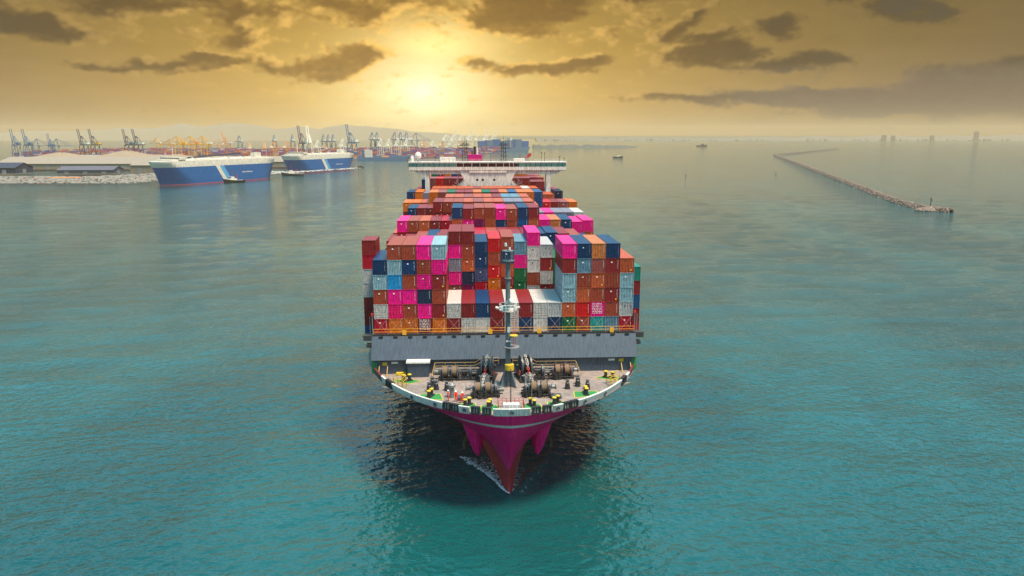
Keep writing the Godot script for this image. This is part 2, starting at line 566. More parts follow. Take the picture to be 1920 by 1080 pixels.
func make_bulwark(side: float, a0: float, a1: float, m: Material) -> void:
	# between two lengths measured along the deck edge from the stem head
	var cb := edge_curve(16.4)
	var ct := edge_curve(17.55)
	var sh := Sh.new()
	var k := maxi(2, int((a1 - a0) / 0.6))
	var prev := []
	for i in k + 1:
		var a := lerpf(a0, a1, float(i) / k)
		var b := cb.sample_baked(a)
		var t := ct.sample_baked(a * ct.get_baked_length() / cb.get_baked_length())
		var t2 := ct.sample_baked(a * ct.get_baked_length() / cb.get_baked_length() + 0.05)
		var d := (t2 - t).normalized()
		var out := Vector3(-d.z, 0, d.x)
		if out.x < 0 or (absf(out.x) < 0.02 and out.z < 0): out = -out
		var ring := [b + out * 0.06, t + out * 0.05, t + out * 0.05 + Vector3(0, 0.05, 0), t - out * 0.30 + Vector3(0, 0.05, 0), t - out * 0.28, b - out * 0.12]
		for q in ring.size(): ring[q].x *= side
		if prev:
			for q in ring.size():
				var r := (q + 1) % ring.size()
				if side > 0: sh.quad(prev[q], ring[q], ring[r], prev[r])
				else: sh.quad(prev[q], prev[r], ring[r], ring[q])
		if i == 0 or i == k:
			for q in range(1, ring.size() - 1):
				if (i == 0) == (side > 0): sh.tri(ring[0], ring[q], ring[q + 1])
				else: sh.tri(ring[0], ring[q + 1], ring[q])
		prev = ring
	part(ship, "bulwark", sh, m)

func edge_frame(side: float, a: float, y := 16.5) -> Transform3D:
	# a place on the deck edge: x along the edge, z outward
	var c := edge_curve(y)
	var p := c.sample_baked(a)
	var q := c.sample_baked(a + 0.1)
	var d := (q - p).normalized()
	d.y = 0
	p.x *= side; d.x *= side
	d = d.normalized()
	var out := d.cross(Vector3.UP)
	if out.x * side < 0: out = -out
	var along := Vector3.UP.cross(out)
	return Transform3D(Basis(along, Vector3.UP, out), p)

func fairlead(at: Transform3D, width: float) -> void:
	# roller fairlead: black frame, upright rollers with pale ends
	var o := Node3D.new()
	o.name = "roller_fairlead"
	ship.add_child(o, true)
	o.transform = at
	var f := Sh.new()
	f.bbox(-width / 2, width / 2, 0, 0.22, -0.55, 0.15)
	f.bbox(-width / 2, width / 2, 1.0, 1.14, -0.45, 0.1)
	for x in [-width / 2 + 0.07, width / 2 - 0.07]: f.bbox(x - 0.07, x + 0.07, 0.22, 1.0, -0.5, 0.12)
	f.bbox(-0.06, 0.06, 0.22, 1.0, -0.42, 0.05)
	part(o, "frame", f, M.black_steel)
	for x in [-width * 0.36, -width * 0.14, width * 0.14, width * 0.36]:
		var r := Sh.new()
		r.cyl(Vector3(x, 0.22, -0.18), Vector3(x, 1.0, -0.18), 0.15, 0.15, 10, false)
		part(o, "roller", r, M.roller_steel if absf(x) < width * 0.2 else M.grey_steel)

func railing(parent: Node, called: String, pts: Array, m: Material, h := 1.1, bars := 2, gap := 1.6, r := 0.03) -> void:
	var sh := Sh.new()
	for i in pts.size() - 1:
		var a: Vector3 = pts[i]
		var b: Vector3 = pts[i + 1]
		for k in range(1, bars + 1):
			var up := Vector3(0, h * k / bars, 0)
			sh.cyl(a + up, b + up, r, r, 5, false)
		var n := maxi(1, int(a.distance_to(b) / gap))
		for k in n + 1:
			var p := a.lerp(b, float(k) / n)
			sh.cyl(p, p + Vector3(0, h, 0), r, r, 5, false)
	part(parent, called, sh, m)

func bitts(x: float, s: float, turn: float, pad: PackedVector2Array, gap := 1.0) -> void:
	# a pair of mooring posts on a green pad edged in yellow
	var o := Node3D.new()
	o.name = "mooring_bitts"
	ship.add_child(o, true)
	o.position = Vector3(x, DECK + 0.004, -s)
	var t := Transform3D(Basis(Vector3.RIGHT, -PI / 2), Vector3.ZERO)
	var edge := Sh.new()
	var grown: PackedVector2Array = Geometry2D.offset_polygon(pad, 0.13)[0]
	edge.prism(grown, 0.0, 0.012, t)
	part(o, "pad_border", edge, M.yellow_paint)
	var p := Sh.new()
	p.prism(pad, 0.014, 0.02, t)
	part(o, "pad", p, M.green_paint)
	var d := Vector3(cos(turn), 0, -sin(turn)) * gap / 2
	var base := Sh.new()
	base.box(Vector3(0, 0.12, 0), Vector3(gap + 0.9, 0.2, 0.75), Basis(Vector3.UP, turn))
	part(o, "base_plate", base, M.black_steel)
	for sg in [-1.0, 1.0]:
		var q: Vector3 = d * sg
		var b := Sh.new()
		b.lathe(q, [Vector2(0.27, 0.2), Vector2(0.27, 0.95), Vector2(0.33, 1.0)], 14)
		part(o, "post", b, M.black_steel)
		var c := Sh.new()
		c.lathe(q, [Vector2(0.33, 1.0), Vector2(0.35, 1.06), Vector2(0.35, 1.13), Vector2(0.3, 1.18), Vector2(0.0, 1.2)], 14)
		part(o, "cap", c, M.yellow_paint)

func pedestal(x: float, s: float) -> void:
	var o := Node3D.new()
	o.name = "pedestal_roller"
	ship.add_child(o, true)
	o.position = Vector3(x, DECK, -s)
	var b := Sh.new()
	b.lathe(Vector3.ZERO, [Vector2(0.5, 0.0), Vector2(0.42, 0.3), Vector2(0.32, 1.0), Vector2(0.30, 1.02)], 12)
	part(o, "pedestal", b, M.black_steel)
	var r := Sh.new()
	r.lathe(Vector3.ZERO, [Vector2(0.36, 1.02), Vector2(0.24, 1.12), Vector2(0.24, 1.38), Vector2(0.36, 1.48), Vector2(0.34, 1.52), Vector2(0.0, 1.53)], 12)
	part(o, "roller", r, M.grey_steel)

func drum(o: Node3D, x: float, y: float, r: float, w: float, fl: Material, rope: Material) -> void:
	for e in [-w / 2, w / 2]:
		var f := Sh.new()
		f.cyl(Vector3(x + e - 0.05, y, 0), Vector3(x + e + 0.05, y, 0), r, r, 20)
		for k in 6:
			var a := TAU * k / 6
			var d := Vector3(0, cos(a), sin(a))
			var side := 0.06 if e > 0 else -0.06
			f.bar(Vector3(x + e + side, y, 0) + d * 0.25, Vector3(x + e + side, y, 0) + d * (r - 0.04), 0.07)
		part(o, "drum_flange", f, fl)
	var p := Sh.new()
	# turns of rope wound on the drum
	var k := 9
	for i in k:
		var c := x - w / 2 + 0.06 + (w - 0.12) * (i + 0.5) / k
		var g := (w - 0.12) / k / 2
		p.cyl(Vector3(c - g, y, 0), Vector3(c, y, 0), r * 0.74, r * 0.80, 18, false)
		p.cyl(Vector3(c, y, 0), Vector3(c + g, y, 0), r * 0.80, r * 0.74, 18, false)
	part(o, "rope", p, rope)

func bearing(o: Node3D, x: float, y: float, m: Material) -> void:
	var f := Sh.new()
	f.prism(PackedVector2Array([Vector2(-0.7, 0.1), Vector2(0.7, 0.1), Vector2(0.28, y + 0.25), Vector2(-0.28, y + 0.25)]), x - 0.11, x + 0.11, Transform3D(Basis(Vector3.UP, PI / 2), Vector3.ZERO))
	f.cyl(Vector3(x - 0.2, y, 0), Vector3(x + 0.2, y, 0), 0.3, 0.3, 12)
	part(o, "bearing", f, m)

func winch(called: String, at: Vector3, drums: Array, bearings: Array, gear_x: float, ends: Array, fl: Material, y := 1.3, r := 1.15) -> Node3D:
	var o := Node3D.new()
	o.name = called
	ship.add_child(o, true)
	o.position = at
	var lo: float = ends[0]
	var hi: float = ends[1]
	var b := Sh.new()
	for z in [-0.85, 0.85]: b.bbox(lo, hi, 0, 0.16, z - 0.12, z + 0.12)
	for k in 6:
		var x := lerpf(lo + 0.15, hi - 0.15, k / 5.0)
		b.bbox(x - 0.1, x + 0.1, 0, 0.14, -0.73, 0.73)
	part(o, "bed_frame", b, M.black_steel)
	var s := Sh.new()
	s.cyl(Vector3(lo, y, 0), Vector3(hi, y, 0), 0.13, 0.13, 10)
	part(o, "shaft", s, M.grey_steel)
	for d in drums: drum(o, d, y, r, 0.95, fl, M.rope)
	for q in bearings: bearing(o, q, y, M.grey_steel)
	var g := Sh.new()
	g.cyl(Vector3(gear_x - 0.14, y, 0), Vector3(gear_x + 0.14, y, 0), r * 0.8, r * 0.8, 24)
	g.box(Vector3(gear_x, 0.6, -0.5), Vector3(0.5, 1.0, 1.3))
	part(o, "gear_case", g, M.grey_steel)
	var mo := Sh.new()
	mo.cyl(Vector3(gear_x + 0.2, 0.75, -0.75), Vector3(gear_x + 1.3, 0.75, -0.75), 0.36, 0.36, 14)
	mo.box(Vector3(gear_x + 0.9, 1.1, -0.75), Vector3(0.35, 0.3, 0.3))
	part(o, "motor", mo, M.pale_steel)
	# warping head at the outer end
	for e in [lo, hi]:
		if absf(at.x + e) > absf(at.x + (lo + hi) / 2):
			var w := Sh.new()
			var t := signf(e - (lo + hi) / 2)
			w.lathe(Vector3(e, y, 0), [Vector2(0.5, 0.0), Vector2(0.34, 0.12), Vector2(0.30, 0.55), Vector2(0.48, 0.72), Vector2(0.45, 0.78), Vector2(0, 0.8)], 14, Basis(Vector3(0, 0, 1), -t * PI / 2))
			part(o, "warping_head", w, M.pale_steel)
	# clutch levers and pipes
	var l := Sh.new()
	for k in 7:
		var x := lerpf(lo + 0.4, hi - 0.4, k / 6.0)
		l.cyl(Vector3(x, 0.16, 0.8), Vector3(x + 0.1, 1.25, 0.95), 0.04, 0.04, 6)
		l.cyl(Vector3(x, 0.3, -0.9), Vector3(x, 0.9, -0.95), 0.05, 0.05, 6)
	l.cyl(Vector3(lo, 0.35, 0.9), Vector3(hi, 0.35, 0.9), 0.06, 0.06, 6)
	l.cyl(Vector3(lo, 0.5, -1.0), Vector3(hi, 0.5, -1.0), 0.06, 0.06, 6)
	part(o, "lever", l, M.black_steel).set_meta("kind", "stuff")
	var cl := Sh.new()
	var r2 := RandomNumberGenerator.new()
	r2.seed = int(at.x * 100) + 7
	for k in 34:
		var p := Vector3(r2.randf_range(lo, hi), 0, r2.randf_range(-1.5, 1.5))
		if absf(p.z) < 0.9 and r2.randf() < 0.6: p.z = signf(p.z + 0.01) * r2.randf_range(0.95, 1.6)
		var h := r2.randf_range(0.25, 1.25)
		if r2.randf() < 0.5: cl.box(p + Vector3(0, h / 2, 0), Vector3(r2.randf_range(0.15, 0.6), h, r2.randf_range(0.15, 0.45)), Basis(Vector3.UP, r2.randf() * 0.4))
		else: cl.cyl(p, p + Vector3(r2.randf_range(-0.2, 0.2), h, 0), r2.randf_range(0.05, 0.2), -1.0, 8)
	for k in 6:
		var z := r2.randf_range(-1.6, 1.6)
		cl.cyl(Vector3(lo, 0.12 + 0.1 * k, z), Vector3(hi, 0.12 + 0.1 * k, z), 0.05, 0.05, 5)
	part(o, "brake_gear", cl, M.black_steel).set_meta("kind", "stuff")
	return o

func chain(pts: Array, m: Material, red_at: float) -> void:
	# studless links, alternate ones turned a quarter
	var c := Curve3D.new()
	for p in pts: c.add_point(p)
	c.bake_interval = 0.05
	var step := 0.42
	var n := int(c.get_baked_length() / step)
	for i in n:
		var p := c.sample_baked(i * step)
		var q := c.sample_baked(i * step + step * 0.8)
		var z := (q - p).normalized()
		var x := Vector3.UP.cross(z).normalized()
		var yv := z.cross(x)
		var w := x if i % 2 == 0 else yv
		var sh := Sh.new()
		var loop := []
		for k in 9:
			var t := TAU * k / 8
			loop.append((p + q) / 2 + z * cos(t) * 0.30 + w * sin(t) * 0.19)
		sh.tube(loop, 0.07, 5)
		var f := i / float(n)
		part(ship, "chain_link", sh, M.red_paint if absf(f - red_at) < 0.05 else m)

func windlass(side: float) -> void:
	var o := Node3D.new()
	o.name = "anchor_windlass"
	ship.add_child(o, true)
	o.position = Vector3(side * 3.2, DECK, -18.6)
	o.rotation.y = side * 0.16
	var b := Sh.new()
	b.bbox(-1.5, 1.5, 0, 0.25, -2.2, 3.0)
	part(o, "bed_frame", b, M.black_steel)
	for e in [-0.75, 0.75]:
		var f := Sh.new()
		f.cyl(Vector3(e - 0.13, 2.15, 0), Vector3(e + 0.13, 2.15, 0), 1.75, 1.75, 28)
		f.cyl(Vector3(e - 0.2, 2.15, 0), Vector3(e + 0.2, 2.15, 0), 0.7, 0.7, 16)
		for k in 8:
			var a := TAU * k / 8
			var d := Vector3(0, cos(a), sin(a))
			f.bar(Vector3(e + signf(e) * 0.15, 2.15, 0) + d * 0.6, Vector3(e + signf(e) * 0.15, 2.15, 0) + d * 1.7, 0.1)
		part(o, "gypsy_wheel", f, M.grey_steel)
		var s := Sh.new()
		s.prism(PackedVector2Array([Vector2(-1.5, 0.25), Vector2(1.5, 0.25), Vector2(0.35, 2.6), Vector2(-0.35, 2.6)]), e + signf(e) * 0.35 - 0.1, e + signf(e) * 0.35 + 0.1, Transform3D(Basis(Vector3.UP, PI / 2), Vector3.ZERO))
		part(o, "side_frame", s, M.black_steel)
	var c := Sh.new()
	c.cyl(Vector3(-1.5, 2.15, 0), Vector3(1.5, 2.15, 0), 0.3, 0.3, 14)
	c.cyl(Vector3(-0.6, 2.15, 0), Vector3(0.6, 2.15, 0), 1.15, 1.15, 18)
	part(o, "chain_wheel", c, M.black_steel)
	var st := Sh.new()
	st.box(Vector3(0, 0.7, 2.4), Vector3(1.5, 0.9, 1.3))
	st.box(Vector3(0, 1.3, 2.6), Vector3(0.9, 0.35, 0.9))
	st.cyl(Vector3(-1.1, 1.0, 2.2), Vector3(1.1, 1.0, 2.2), 0.1, 0.1, 8)
	part(o, "chain_stopper", st, M.pale_steel)
	var wh := Sh.new()
	for k in 14:
		var t0 := TAU * k / 14
		var t1 := TAU * (k + 1) / 14
		wh.cyl(Vector3(-side * 1.3, 1.4 + 0.4 * cos(t0), 1.6 + 0.4 * sin(t0)), Vector3(-side * 1.3, 1.4 + 0.4 * cos(t1), 1.6 + 0.4 * sin(t1)), 0.05, 0.05, 6, false)
	part(o, "brake_wheel", wh, M.red_paint)
	var y := DECK + 2.15
	var t := Transform3D(Basis(Vector3.UP, o.rotation.y), o.position)
	chain([t * Vector3(0, 0.4, -1.5), t * Vector3(0, 2.15, -1.45), t * Vector3(0, 3.4, -0.9), t * Vector3(0, 3.9, 0.0), t * Vector3(0, 3.3, 1.1), t * Vector3(0, 1.75, 2.6), t * Vector3(0, 1.2, 4.4), t * Vector3(0, 0.5, 7.0), t * Vector3(0, 0.1, 9.0)], M.chain_steel, 0.52)

func make_ship() -> void:
	mat("hull_paint", 0.84, 0.002, 0.20, 0.42, 0.0, T.hull, 0.06).metallic_specular = 0.3
	mat("boot_paint", 0.44, 0.014, 0.024, 0.5, 0.0, T.hull, 0.08)
	mat("white_paint", 0.74, 0.73, 0.69, 0.45, 0.0, T.hull, 0.11)
	mat("deck_paint", 0.265, 0.215, 0.195, 0.7, 0.0, T.deck, 0.07)
	mat("deck_grey", 0.22, 0.19, 0.175, 0.7, 0.0, T.deck, 0.09)
	mat("breakwater_paint", 0.058, 0.084, 0.12, 0.5, 0.0, T.hull, 0.09)
	mat("black_steel", 0.025, 0.025, 0.028, 0.5, 0.0, T.paint, 0.4)
	mat("grey_steel", 0.085, 0.10, 0.115, 0.45, 0.0, T.paint, 0.4)
	mat("pale_steel", 0.24, 0.25, 0.26, 0.45, 0.0, T.paint, 0.4)
	mat("roller_steel", 0.30, 0.33, 0.30, 0.35, 0.3)
	mat("chain_steel", 0.52, 0.49, 0.45, 0.6, 0.0, T.paint, 0.5)
	mat("yellow_paint", 0.72, 0.50, 0.03, 0.5, 0.0, T.paint, 0.6)
	mat("green_paint", 0.03, 0.27, 0.07, 0.6, 0.0, T.paint, 0.5)
	mat("red_paint", 0.60, 0.035, 0.03, 0.5, 0.0, T.paint, 0.6)
	mat("maroon_steel", 0.16, 0.03, 0.03, 0.5, 0.0, T.paint, 0.4)
	mat("rope", 0.22, 0.155, 0.10, 0.9, 0.0, T.paint, 1.3)
	mat("mast_paint", 0.13, 0.165, 0.185, 0.45, 0.0, T.hull, 0.2)
	mat("rust", 0.13, 0.07, 0.04, 0.8, 0.0, T.stone, 0.3)
	mat("ochre_rail", 0.38, 0.24, 0.07, 0.6)
	mat("orange_rail", 0.75, 0.36, 0.02, 0.5)
	mat("rod_steel", 0.30, 0.22, 0.20, 0.5)
	mat("stripe_paint", 0.62, 0.66, 0.66, 0.45, 0.0, T.hull, 0.11)
	mat("lashing_steel", 0.05, 0.05, 0.055, 0.6, 0.0, T.paint, 0.3)
	ship = thing("container_ship", "magenta hulled container ship steaming bow first towards the viewer, loaded with stacked containers", "ship", SHIP)
	part(ship, "hull_bottom", skin(-4.0, 3.995, 14), M.boot_paint)
	part(ship, "hull", skin(4.0, DECK, 22), M.hull_paint)
	# pale stripe round the bow
	var st := Sh.new()
	for side in [-1.0, 1.0]:
		var pts := []
		for i in 41:
			var w := float(i) / 40
			var hgt := 0.26 * minf(1.0, (1.0 - w) * 3.0)
			var row := []
			for j in 4:
				var y := 14.2 + hgt * (j / 3.0 * 2.0 - 1.0)
				var s := lerpf(stem(y) - 0.03, 9.0, w * w)
				row.append(Vector3(side * (half_breadth(s, y) + (0.03 if i > 0 else 0.0)), y, -s))
			pts.append(row)
		st.grid(pts, side > 0)
	part(ship, "bow_stripe", st, M.stripe_paint)
	# deck
	var dk := Sh.new()
	var n := 60
	for i in n:
		var s0 := 0.55 + pow(float(i) / n, 2.2) * (LENGTH - 0.6)
		var s1 := 0.55 + pow(float(i + 1) / n, 2.2) * (LENGTH - 0.6)
		var b0 := half_breadth(s0, DECK) - 0.02
		var b1 := half_breadth(s1, DECK) - 0.02
		dk.quad(Vector3(-b0, DECK, -s0), Vector3(b0, DECK, -s0), Vector3(b1, DECK, -s1), Vector3(-b1, DECK, -s1))
	dk.quad(Vector3(-21, DECK, -LENGTH), Vector3(21, DECK, -LENGTH), Vector3(21, -4, -LENGTH), Vector3(-21, -4, -LENGTH))
	part(ship, "deck", dk, M.deck_paint)
	# grey walkway paint
	for w in [[[-20.5, 15.0], [-13.0, 15.6], [-8.2, 9.6], [-10.5, 7.4], [-17.0, 12.2]], [[20.5, 15.0], [13.0, 15.6], [8.2, 9.6], [10.5, 7.4], [17.0, 12.2]]]:
		var poly := PackedVector2Array()
		for q in w: poly.append(Vector2(q[0], q[1]))
		var sh := Sh.new()
		sh.prism(poly, 0.0, 0.005, Transform3D(Basis(Vector3.RIGHT, -PI / 2), Vector3(0, DECK + 0.004, 0)))
		part(ship, "walkway", sh, M.deck_grey)
	# bulwark and fairleads along the bow
	var flen := []
	for seg in [[0.0, 2.7], [6.3, 8.0], [10.9, 23.5], [26.2, 28.2]]:
		for side in [-1.0, 1.0]: make_bulwark(side, seg[0], seg[1], M.white_paint)
	for side in [-1.0, 1.0]: make_bulwark(side, 28.3, 34.5, M.maroon_steel)
	for a in [3.7, 5.4, 8.75, 10.15, 24.2, 25.5]:
		for side in [-1.0, 1.0]: fairlead(edge_frame(side, a), 1.3)
	for a in [1.4, 7.1, 12.3, 17.5]:
		for side in [-1.0, 1.0]:
			if a == 1.4 and side > 0: continue
			var f := edge_frame(side, a if a > 2 else 0.02, 17.0)
			var sh := Sh.new()
			sh.lathe(Vector3(0, 0, 0.02), [Vector2(0.30, 0.0), Vector2(0.32, 0.1), Vector2(0.22, 0.12), Vector2(0.18, 0.05), Vector2(0, 0.05)], 14, Basis(Vector3.RIGHT, PI / 2))
			part(ship, "fairlead_ring", sh, M.grey_steel, f)
	# bow pulpit and jackstaff
	var pl := Sh.new()
	pl.bbox(-1.2, 1.2, DECK, DECK + 1.35, -2.4, -1.4)
	part(ship, "bow_platform", pl, M.white_paint)
	railing(ship, "pulpit_rail", [Vector3(-1.9, DECK + 0.2, -1.4), Vector3(-1.9, DECK + 0.2, -4.2), Vector3(1.9, DECK + 0.2, -4.2), Vector3(1.9, DECK + 0.2, -1.4)], M.red_paint, 1.2, 3, 0.6, 0.035)
	var js := Sh.new()
	js.cyl(Vector3(0, DECK, -3.4), Vector3(0, DECK + 6.2, -3.4), 0.09, 0.05, 8)
	part(ship, "jackstaff", js, M.black_steel)
	js = Sh.new()
	js.cyl(Vector3(3.2, DECK, -4.4), Vector3(3.2, DECK + 5.0, -4.4), 0.06, 0.04, 8)
	part(ship, "light_pole", js, M.pale_steel)
	# anchors in their bolsters
	for side in [-1.0, 1.0]:
		var bo := Sh.new()
		var pts := []
		for i in 11:
			var v := i / 10.0
			var row := []
			for j in 17:
				var a := TAU * j / 16.0
				var k := pow(1.0 - v, 0.65) * 0.93 + 0.07
				row.append(Vector3(side * (lerpf(5.6, 4.9, v) + cos(a) * 2.0 * k), lerpf(10.6, 5.0, v), -lerpf(15.0, 13.2, v) + sin(a) * 2.3 * k))
			pts.append(row)
		bo.grid(pts, side < 0)
		part(ship, "anchor_bolster", bo, M.hull_paint)
		var an := Node3D.new()
		an.name = "anchor"
		ship.add_child(an, true)
		an.position = Vector3(side * 6.75, 7.4, -13.9)
		an.scale = Vector3.ONE * 0.72
		an.rotation.z = side * 0.18
		var sk := Sh.new()
		sk.bar(Vector3(0, 2.2, 0), Vector3(side * 0.3, -1.4, 0), 0.4, 0.5)
		part(an, "shank", sk, M.rust)
		var fl := Sh.new()
		fl.box(Vector3(side * 0.3, -1.5, 0), Vector3(0.8, 0.7, 1.7))
		for e in [-0.8, 0.8]:
			fl.prism(PackedVector2Array([Vector2(0, -1.8), Vector2(side * 0.75, -1.8), Vector2(side * 0.65, 0.3), Vector2(side * 0.45, 0.5)]), e - 0.28, e + 0.28)
		part(an, "fluke", fl, M.rust)
	# breakwater
	var bw := Sh.new()
	bw.prism(PackedVector2Array([Vector2(21.7, DECK + 0.003), Vector2(22.0, DECK + 0.003), Vector2(22.0, 19.05), Vector2(21.7, 19.05)]), -22.3, 22.3, Transform3D(Basis(Vector3(0, 0, -1), Vector3.UP, Vector3(1, 0, 0)), Vector3.ZERO))
	part(ship, "breakwater_foot", bw, M.breakwater_paint)
	bw = Sh.new()
	bw.prism(PackedVector2Array([Vector2(21.2, 19.06), Vector2(21.5, 19.06), Vector2(23.3, 22.75), Vector2(23.0, 22.75)]), -22.8, 22.8, Transform3D(Basis(Vector3(0, 0, -1), Vector3.UP, Vector3(1, 0, 0)), Vector3.ZERO))
	part(ship, "breakwater", bw, M.breakwater_paint)
	bw = Sh.new()
	for k in 19:
		var x := -22.5 + k * 2.5
		bw.prism(PackedVector2Array([Vector2(21.9, 19.2), Vector2(23.9, 19.2), Vector2(23.4, 22.6), Vector2(23.25, 22.6)]), x - 0.06, x + 0.06, Transform3D(Basis(Vector3(0, 0, -1), Vector3.UP, Vector3(1, 0, 0)), Vector3.ZERO))
	part(ship, "breakwater_bracket", bw, M.lashing_steel).set_meta("kind", "stuff")
	for k in 18:
		var q := Sh.new()
		q.box(Vector3(-21.25 + k * 2.5, 22.72, -22.95), Vector3(0.7, 0.24, 0.4))
		part(ship, "stopper", q, M.black_steel)
	# hatch deck edge behind the breakwater
	var hd := Sh.new()
	hd.bbox(-22.7, 22.7, 22.2, 23.0, -36.6, -23.8)
	part(ship, "hatch_cover", hd, M.lashing_steel)
	railing(ship, "handrail", [Vector3(-22.6, 22.9, -23.75), Vector3(22.6, 22.9, -23.75)], M.orange_rail, 1.0, 2, 2.5, 0.028)
	for x in [-17.3, 6.0, 18.7, -2.5]:
		var sg := Sh.new()
		sg.box(Vector3(x, 23.3, -23.6), Vector3(0.7, 0.85, 0.08))
		part(ship, "marker_plate", sg, M.orange_rail)
	# crossed lashing rods on the front tier
	for k in [1, 2, 3, 4, 5, 6, 9, 11, 13, 14, 15, 16, 18]:
		var x: float = (k - 9.5) * 2.5
		for e in [-1.0, 1.0]:
			var r := Sh.new()
			r.cyl(Vector3(x - e * 1.15, 23.05, -23.95), Vector3(x + e * 1.15, 25.75, -24.2), 0.024, 0.024, 5)
			part(ship, "lashing_rod", r, M.rod_steel)
	# signs on the breakwater
	for q in [[-20.6, 18.3, 0.8, 0.55, M.yellow_paint], [-18.9, 18.5, 1.1, 0.35, M.white_paint], [18.4, 18.5, 1.1, 0.35, M.white_paint], [20.1, 18.4, 0.8, 0.55, M.yellow_paint]]:
		var sg := Sh.new()
		sg.box(Vector3(q[0], q[1], -21.66), Vector3(q[2], q[3], 0.05))
		part(ship, "sign_plate", sg, q[4])
	for x in [-21.6, -20.2, 20.2, 21.8]:
		var lg := Sh.new()
		lg.bar(Vector3(x, DECK, -20.6), Vector3(x * 0.995, DECK + 1.5, -21.6), 0.14)
		part(ship, "strut", lg, M.ochre_rail)
	for side in [-1.0, 1.0]:
		var dr := Sh.new()
		dr.box(Vector3(side * 22.4, DECK + 1.3, -21.9), Vector3(0.9, 2.4, 0.25), Basis(Vector3.UP, side * 0.35))
		part(ship, "passage_door", dr, M.green_paint)
		var bx := Sh.new()
		bx.box(Vector3(side * 23.6, 22.3, -24.6), Vector3(1.6, 0.9, 1.6))
		bx.box(Vector3(side * 23.3, 20.9, -24.4), Vector3(1.2, 0.5, 1.4))
		part(ship, "light_bracket", bx, M.lashing_steel)
		bx = Sh.new()
		bx.cyl(Vector3(side * 22.75, 23.0, -24.0), Vector3(side * 22.75, 26.2, -24.0), 0.09, 0.09, 8)
		bx.cyl(Vector3(side * 23.2, 23.0, -24.3), Vector3(side * 23.2, 26.0, -24.3), 0.07, 0.07, 8)
		part(ship, "side_post", bx, M.pale_steel)
		bx = Sh.new()
		bx.box(Vector3(side * 22.75, 26.4, -24.0), Vector3(0.35, 0.5, 0.35))
		part(ship, "side_lamp", bx, M.red_paint)
	# locker house in front of the breakwater
	var lk := Sh.new()
	lk.bbox(-16.6, -13.0, DECK + 0.002, DECK + 2.45, -21.65, -19.6)
	part(ship, "deck_locker", lk, M.breakwater_paint)
	lk = Sh.new()
	lk.bbox(-16.8, -12.8, DECK + 2.46, DECK + 2.7, -21.6, -19.4)
	part(ship, "locker_roof", lk, M.white_paint)
	lk = Sh.new()
	lk.bbox(-18.6, -16.9, DECK + 0.002, DECK + 0.45, -21.4, -20.6)
	part(ship, "locker_step", lk, M.yellow_paint)
	# bitts
	var dia := PackedVector2Array([Vector2(-2.3, 0.2), Vector2(-0.2, 1.3), Vector2(2.4, -0.1), Vector2(0.6, -1.4)])
	bitts(-16.6, 17.6, 0.35, dia)
	bitts(17.3, 17.6, -0.5, dia, 1.15)
	bitts(-12.3, 9.6, 1.2, PackedVector2Array([Vector2(-1.7, 1.2), Vector2(1.5, 1.2), Vector2(2.0, -1.6), Vector2(-1.2, -1.2)]))
	bitts(12.2, 9.6, 1.6, PackedVector2Array([Vector2(-1.9, -1.6), Vector2(-1.7, 1.2), Vector2(1.9, 1.2), Vector2(1.9, -0.8)]))
	var fan := PackedVector2Array([Vector2(-1.1, 0.9), Vector2(1.1, 0.9), Vector2(1.6, -1.6), Vector2(-1.4, -1.6)])
	bitts(-6.5, 5.2, 0.9, fan)
	bitts(-3.2, 4.2, 1.3, fan)
	bitts(3.3, 4.4, -1.0, fan)
	bitts(7.0, 5.4, 0.9, fan)
	for q in [[-12.2, 14.8], [-12.6, 12.0], [-11.5, 13.0], [-9.8, 12.4], [11.6, 14.6], [11.4, 13.4], [9.6, 12.3], [12.8, 12.0]]: pedestal(q[0], q[1])
	# winches
	winch("mooring_winch", Vector3(-7.9, DECK, -18.4), [-2.3, -0.75], [-3.1, -1.5, 0.05, 1.6], 1.9, [-3.4, 3.2], M.grey_steel)
	winch("mooring_winch", Vector3(8.0, DECK, -18.4), [0.75, 2.3], [-1.6, -0.05, 1.5, 3.1], -1.9, [-3.2, 3.4], M.maroon_steel)
	winch("mooring_winch", Vector3(-3.8, DECK, -9.6), [-1.0, 0.6], [-1.8, -0.2, 1.4], 1.75, [-2.2, 2.4], M.grey_steel)
	winch("mooring_winch", Vector3(4.4, DECK, -9.6), [-0.4, 1.2], [-1.2, 0.4, 2.0], -1.75, [-2.4, 2.3], M.grey_steel)
	for side in [-1.0, 1.0]:
		windlass(side)
		var pf := Sh.new()
		pf.bbox(minf(side * 2.0, side * 12.0), maxf(side * 2.0, side * 12.0), DECK + 1.0, DECK + 1.1, -21.4, -20.4)
		part(ship, "service_platform", pf, M.deck_grey)
		railing(ship, "platform_rail", [Vector3(side * 12.4, DECK, -17.0), Vector3(side * 12.0, DECK + 1.1, -20.4), Vector3(side * 5.2, DECK + 1.1, -20.4), Vector3(side * 3.9, DECK + 1.9, -20.4), Vector3(side * 1.2, DECK + 1.9, -20.4)], M.ochre_rail, 1.15, 2, 1.7, 0.04)
		railing(ship, "yellow_stair_rail", [Vector3(side * 18.4, DECK, -14.4), Vector3(side * 16.9, DECK, -13.4), Vector3(side * 16.6, DECK, -12.4)], M.yellow_paint, 1.5, 3, 0.7, 0.045)
		railing(ship, "yellow_stair_rail", [Vector3(side * 18.6, DECK, -15.6), Vector3(side * 16.4, DECK, -14.6), Vector3(side * 16.9, DECK, -13.4)], M.yellow_paint, 1.9, 3, 0.7, 0.045)
		var cv := Sh.new()
		cv.bbox(side * 7.3 - 0.8, side * 7.3 + 0.8, DECK + 0.002, DECK + 0.5, -8.8, -7.3)
		part(ship, "hatch_box", cv, M.grey_steel)
		var vt := Sh.new()
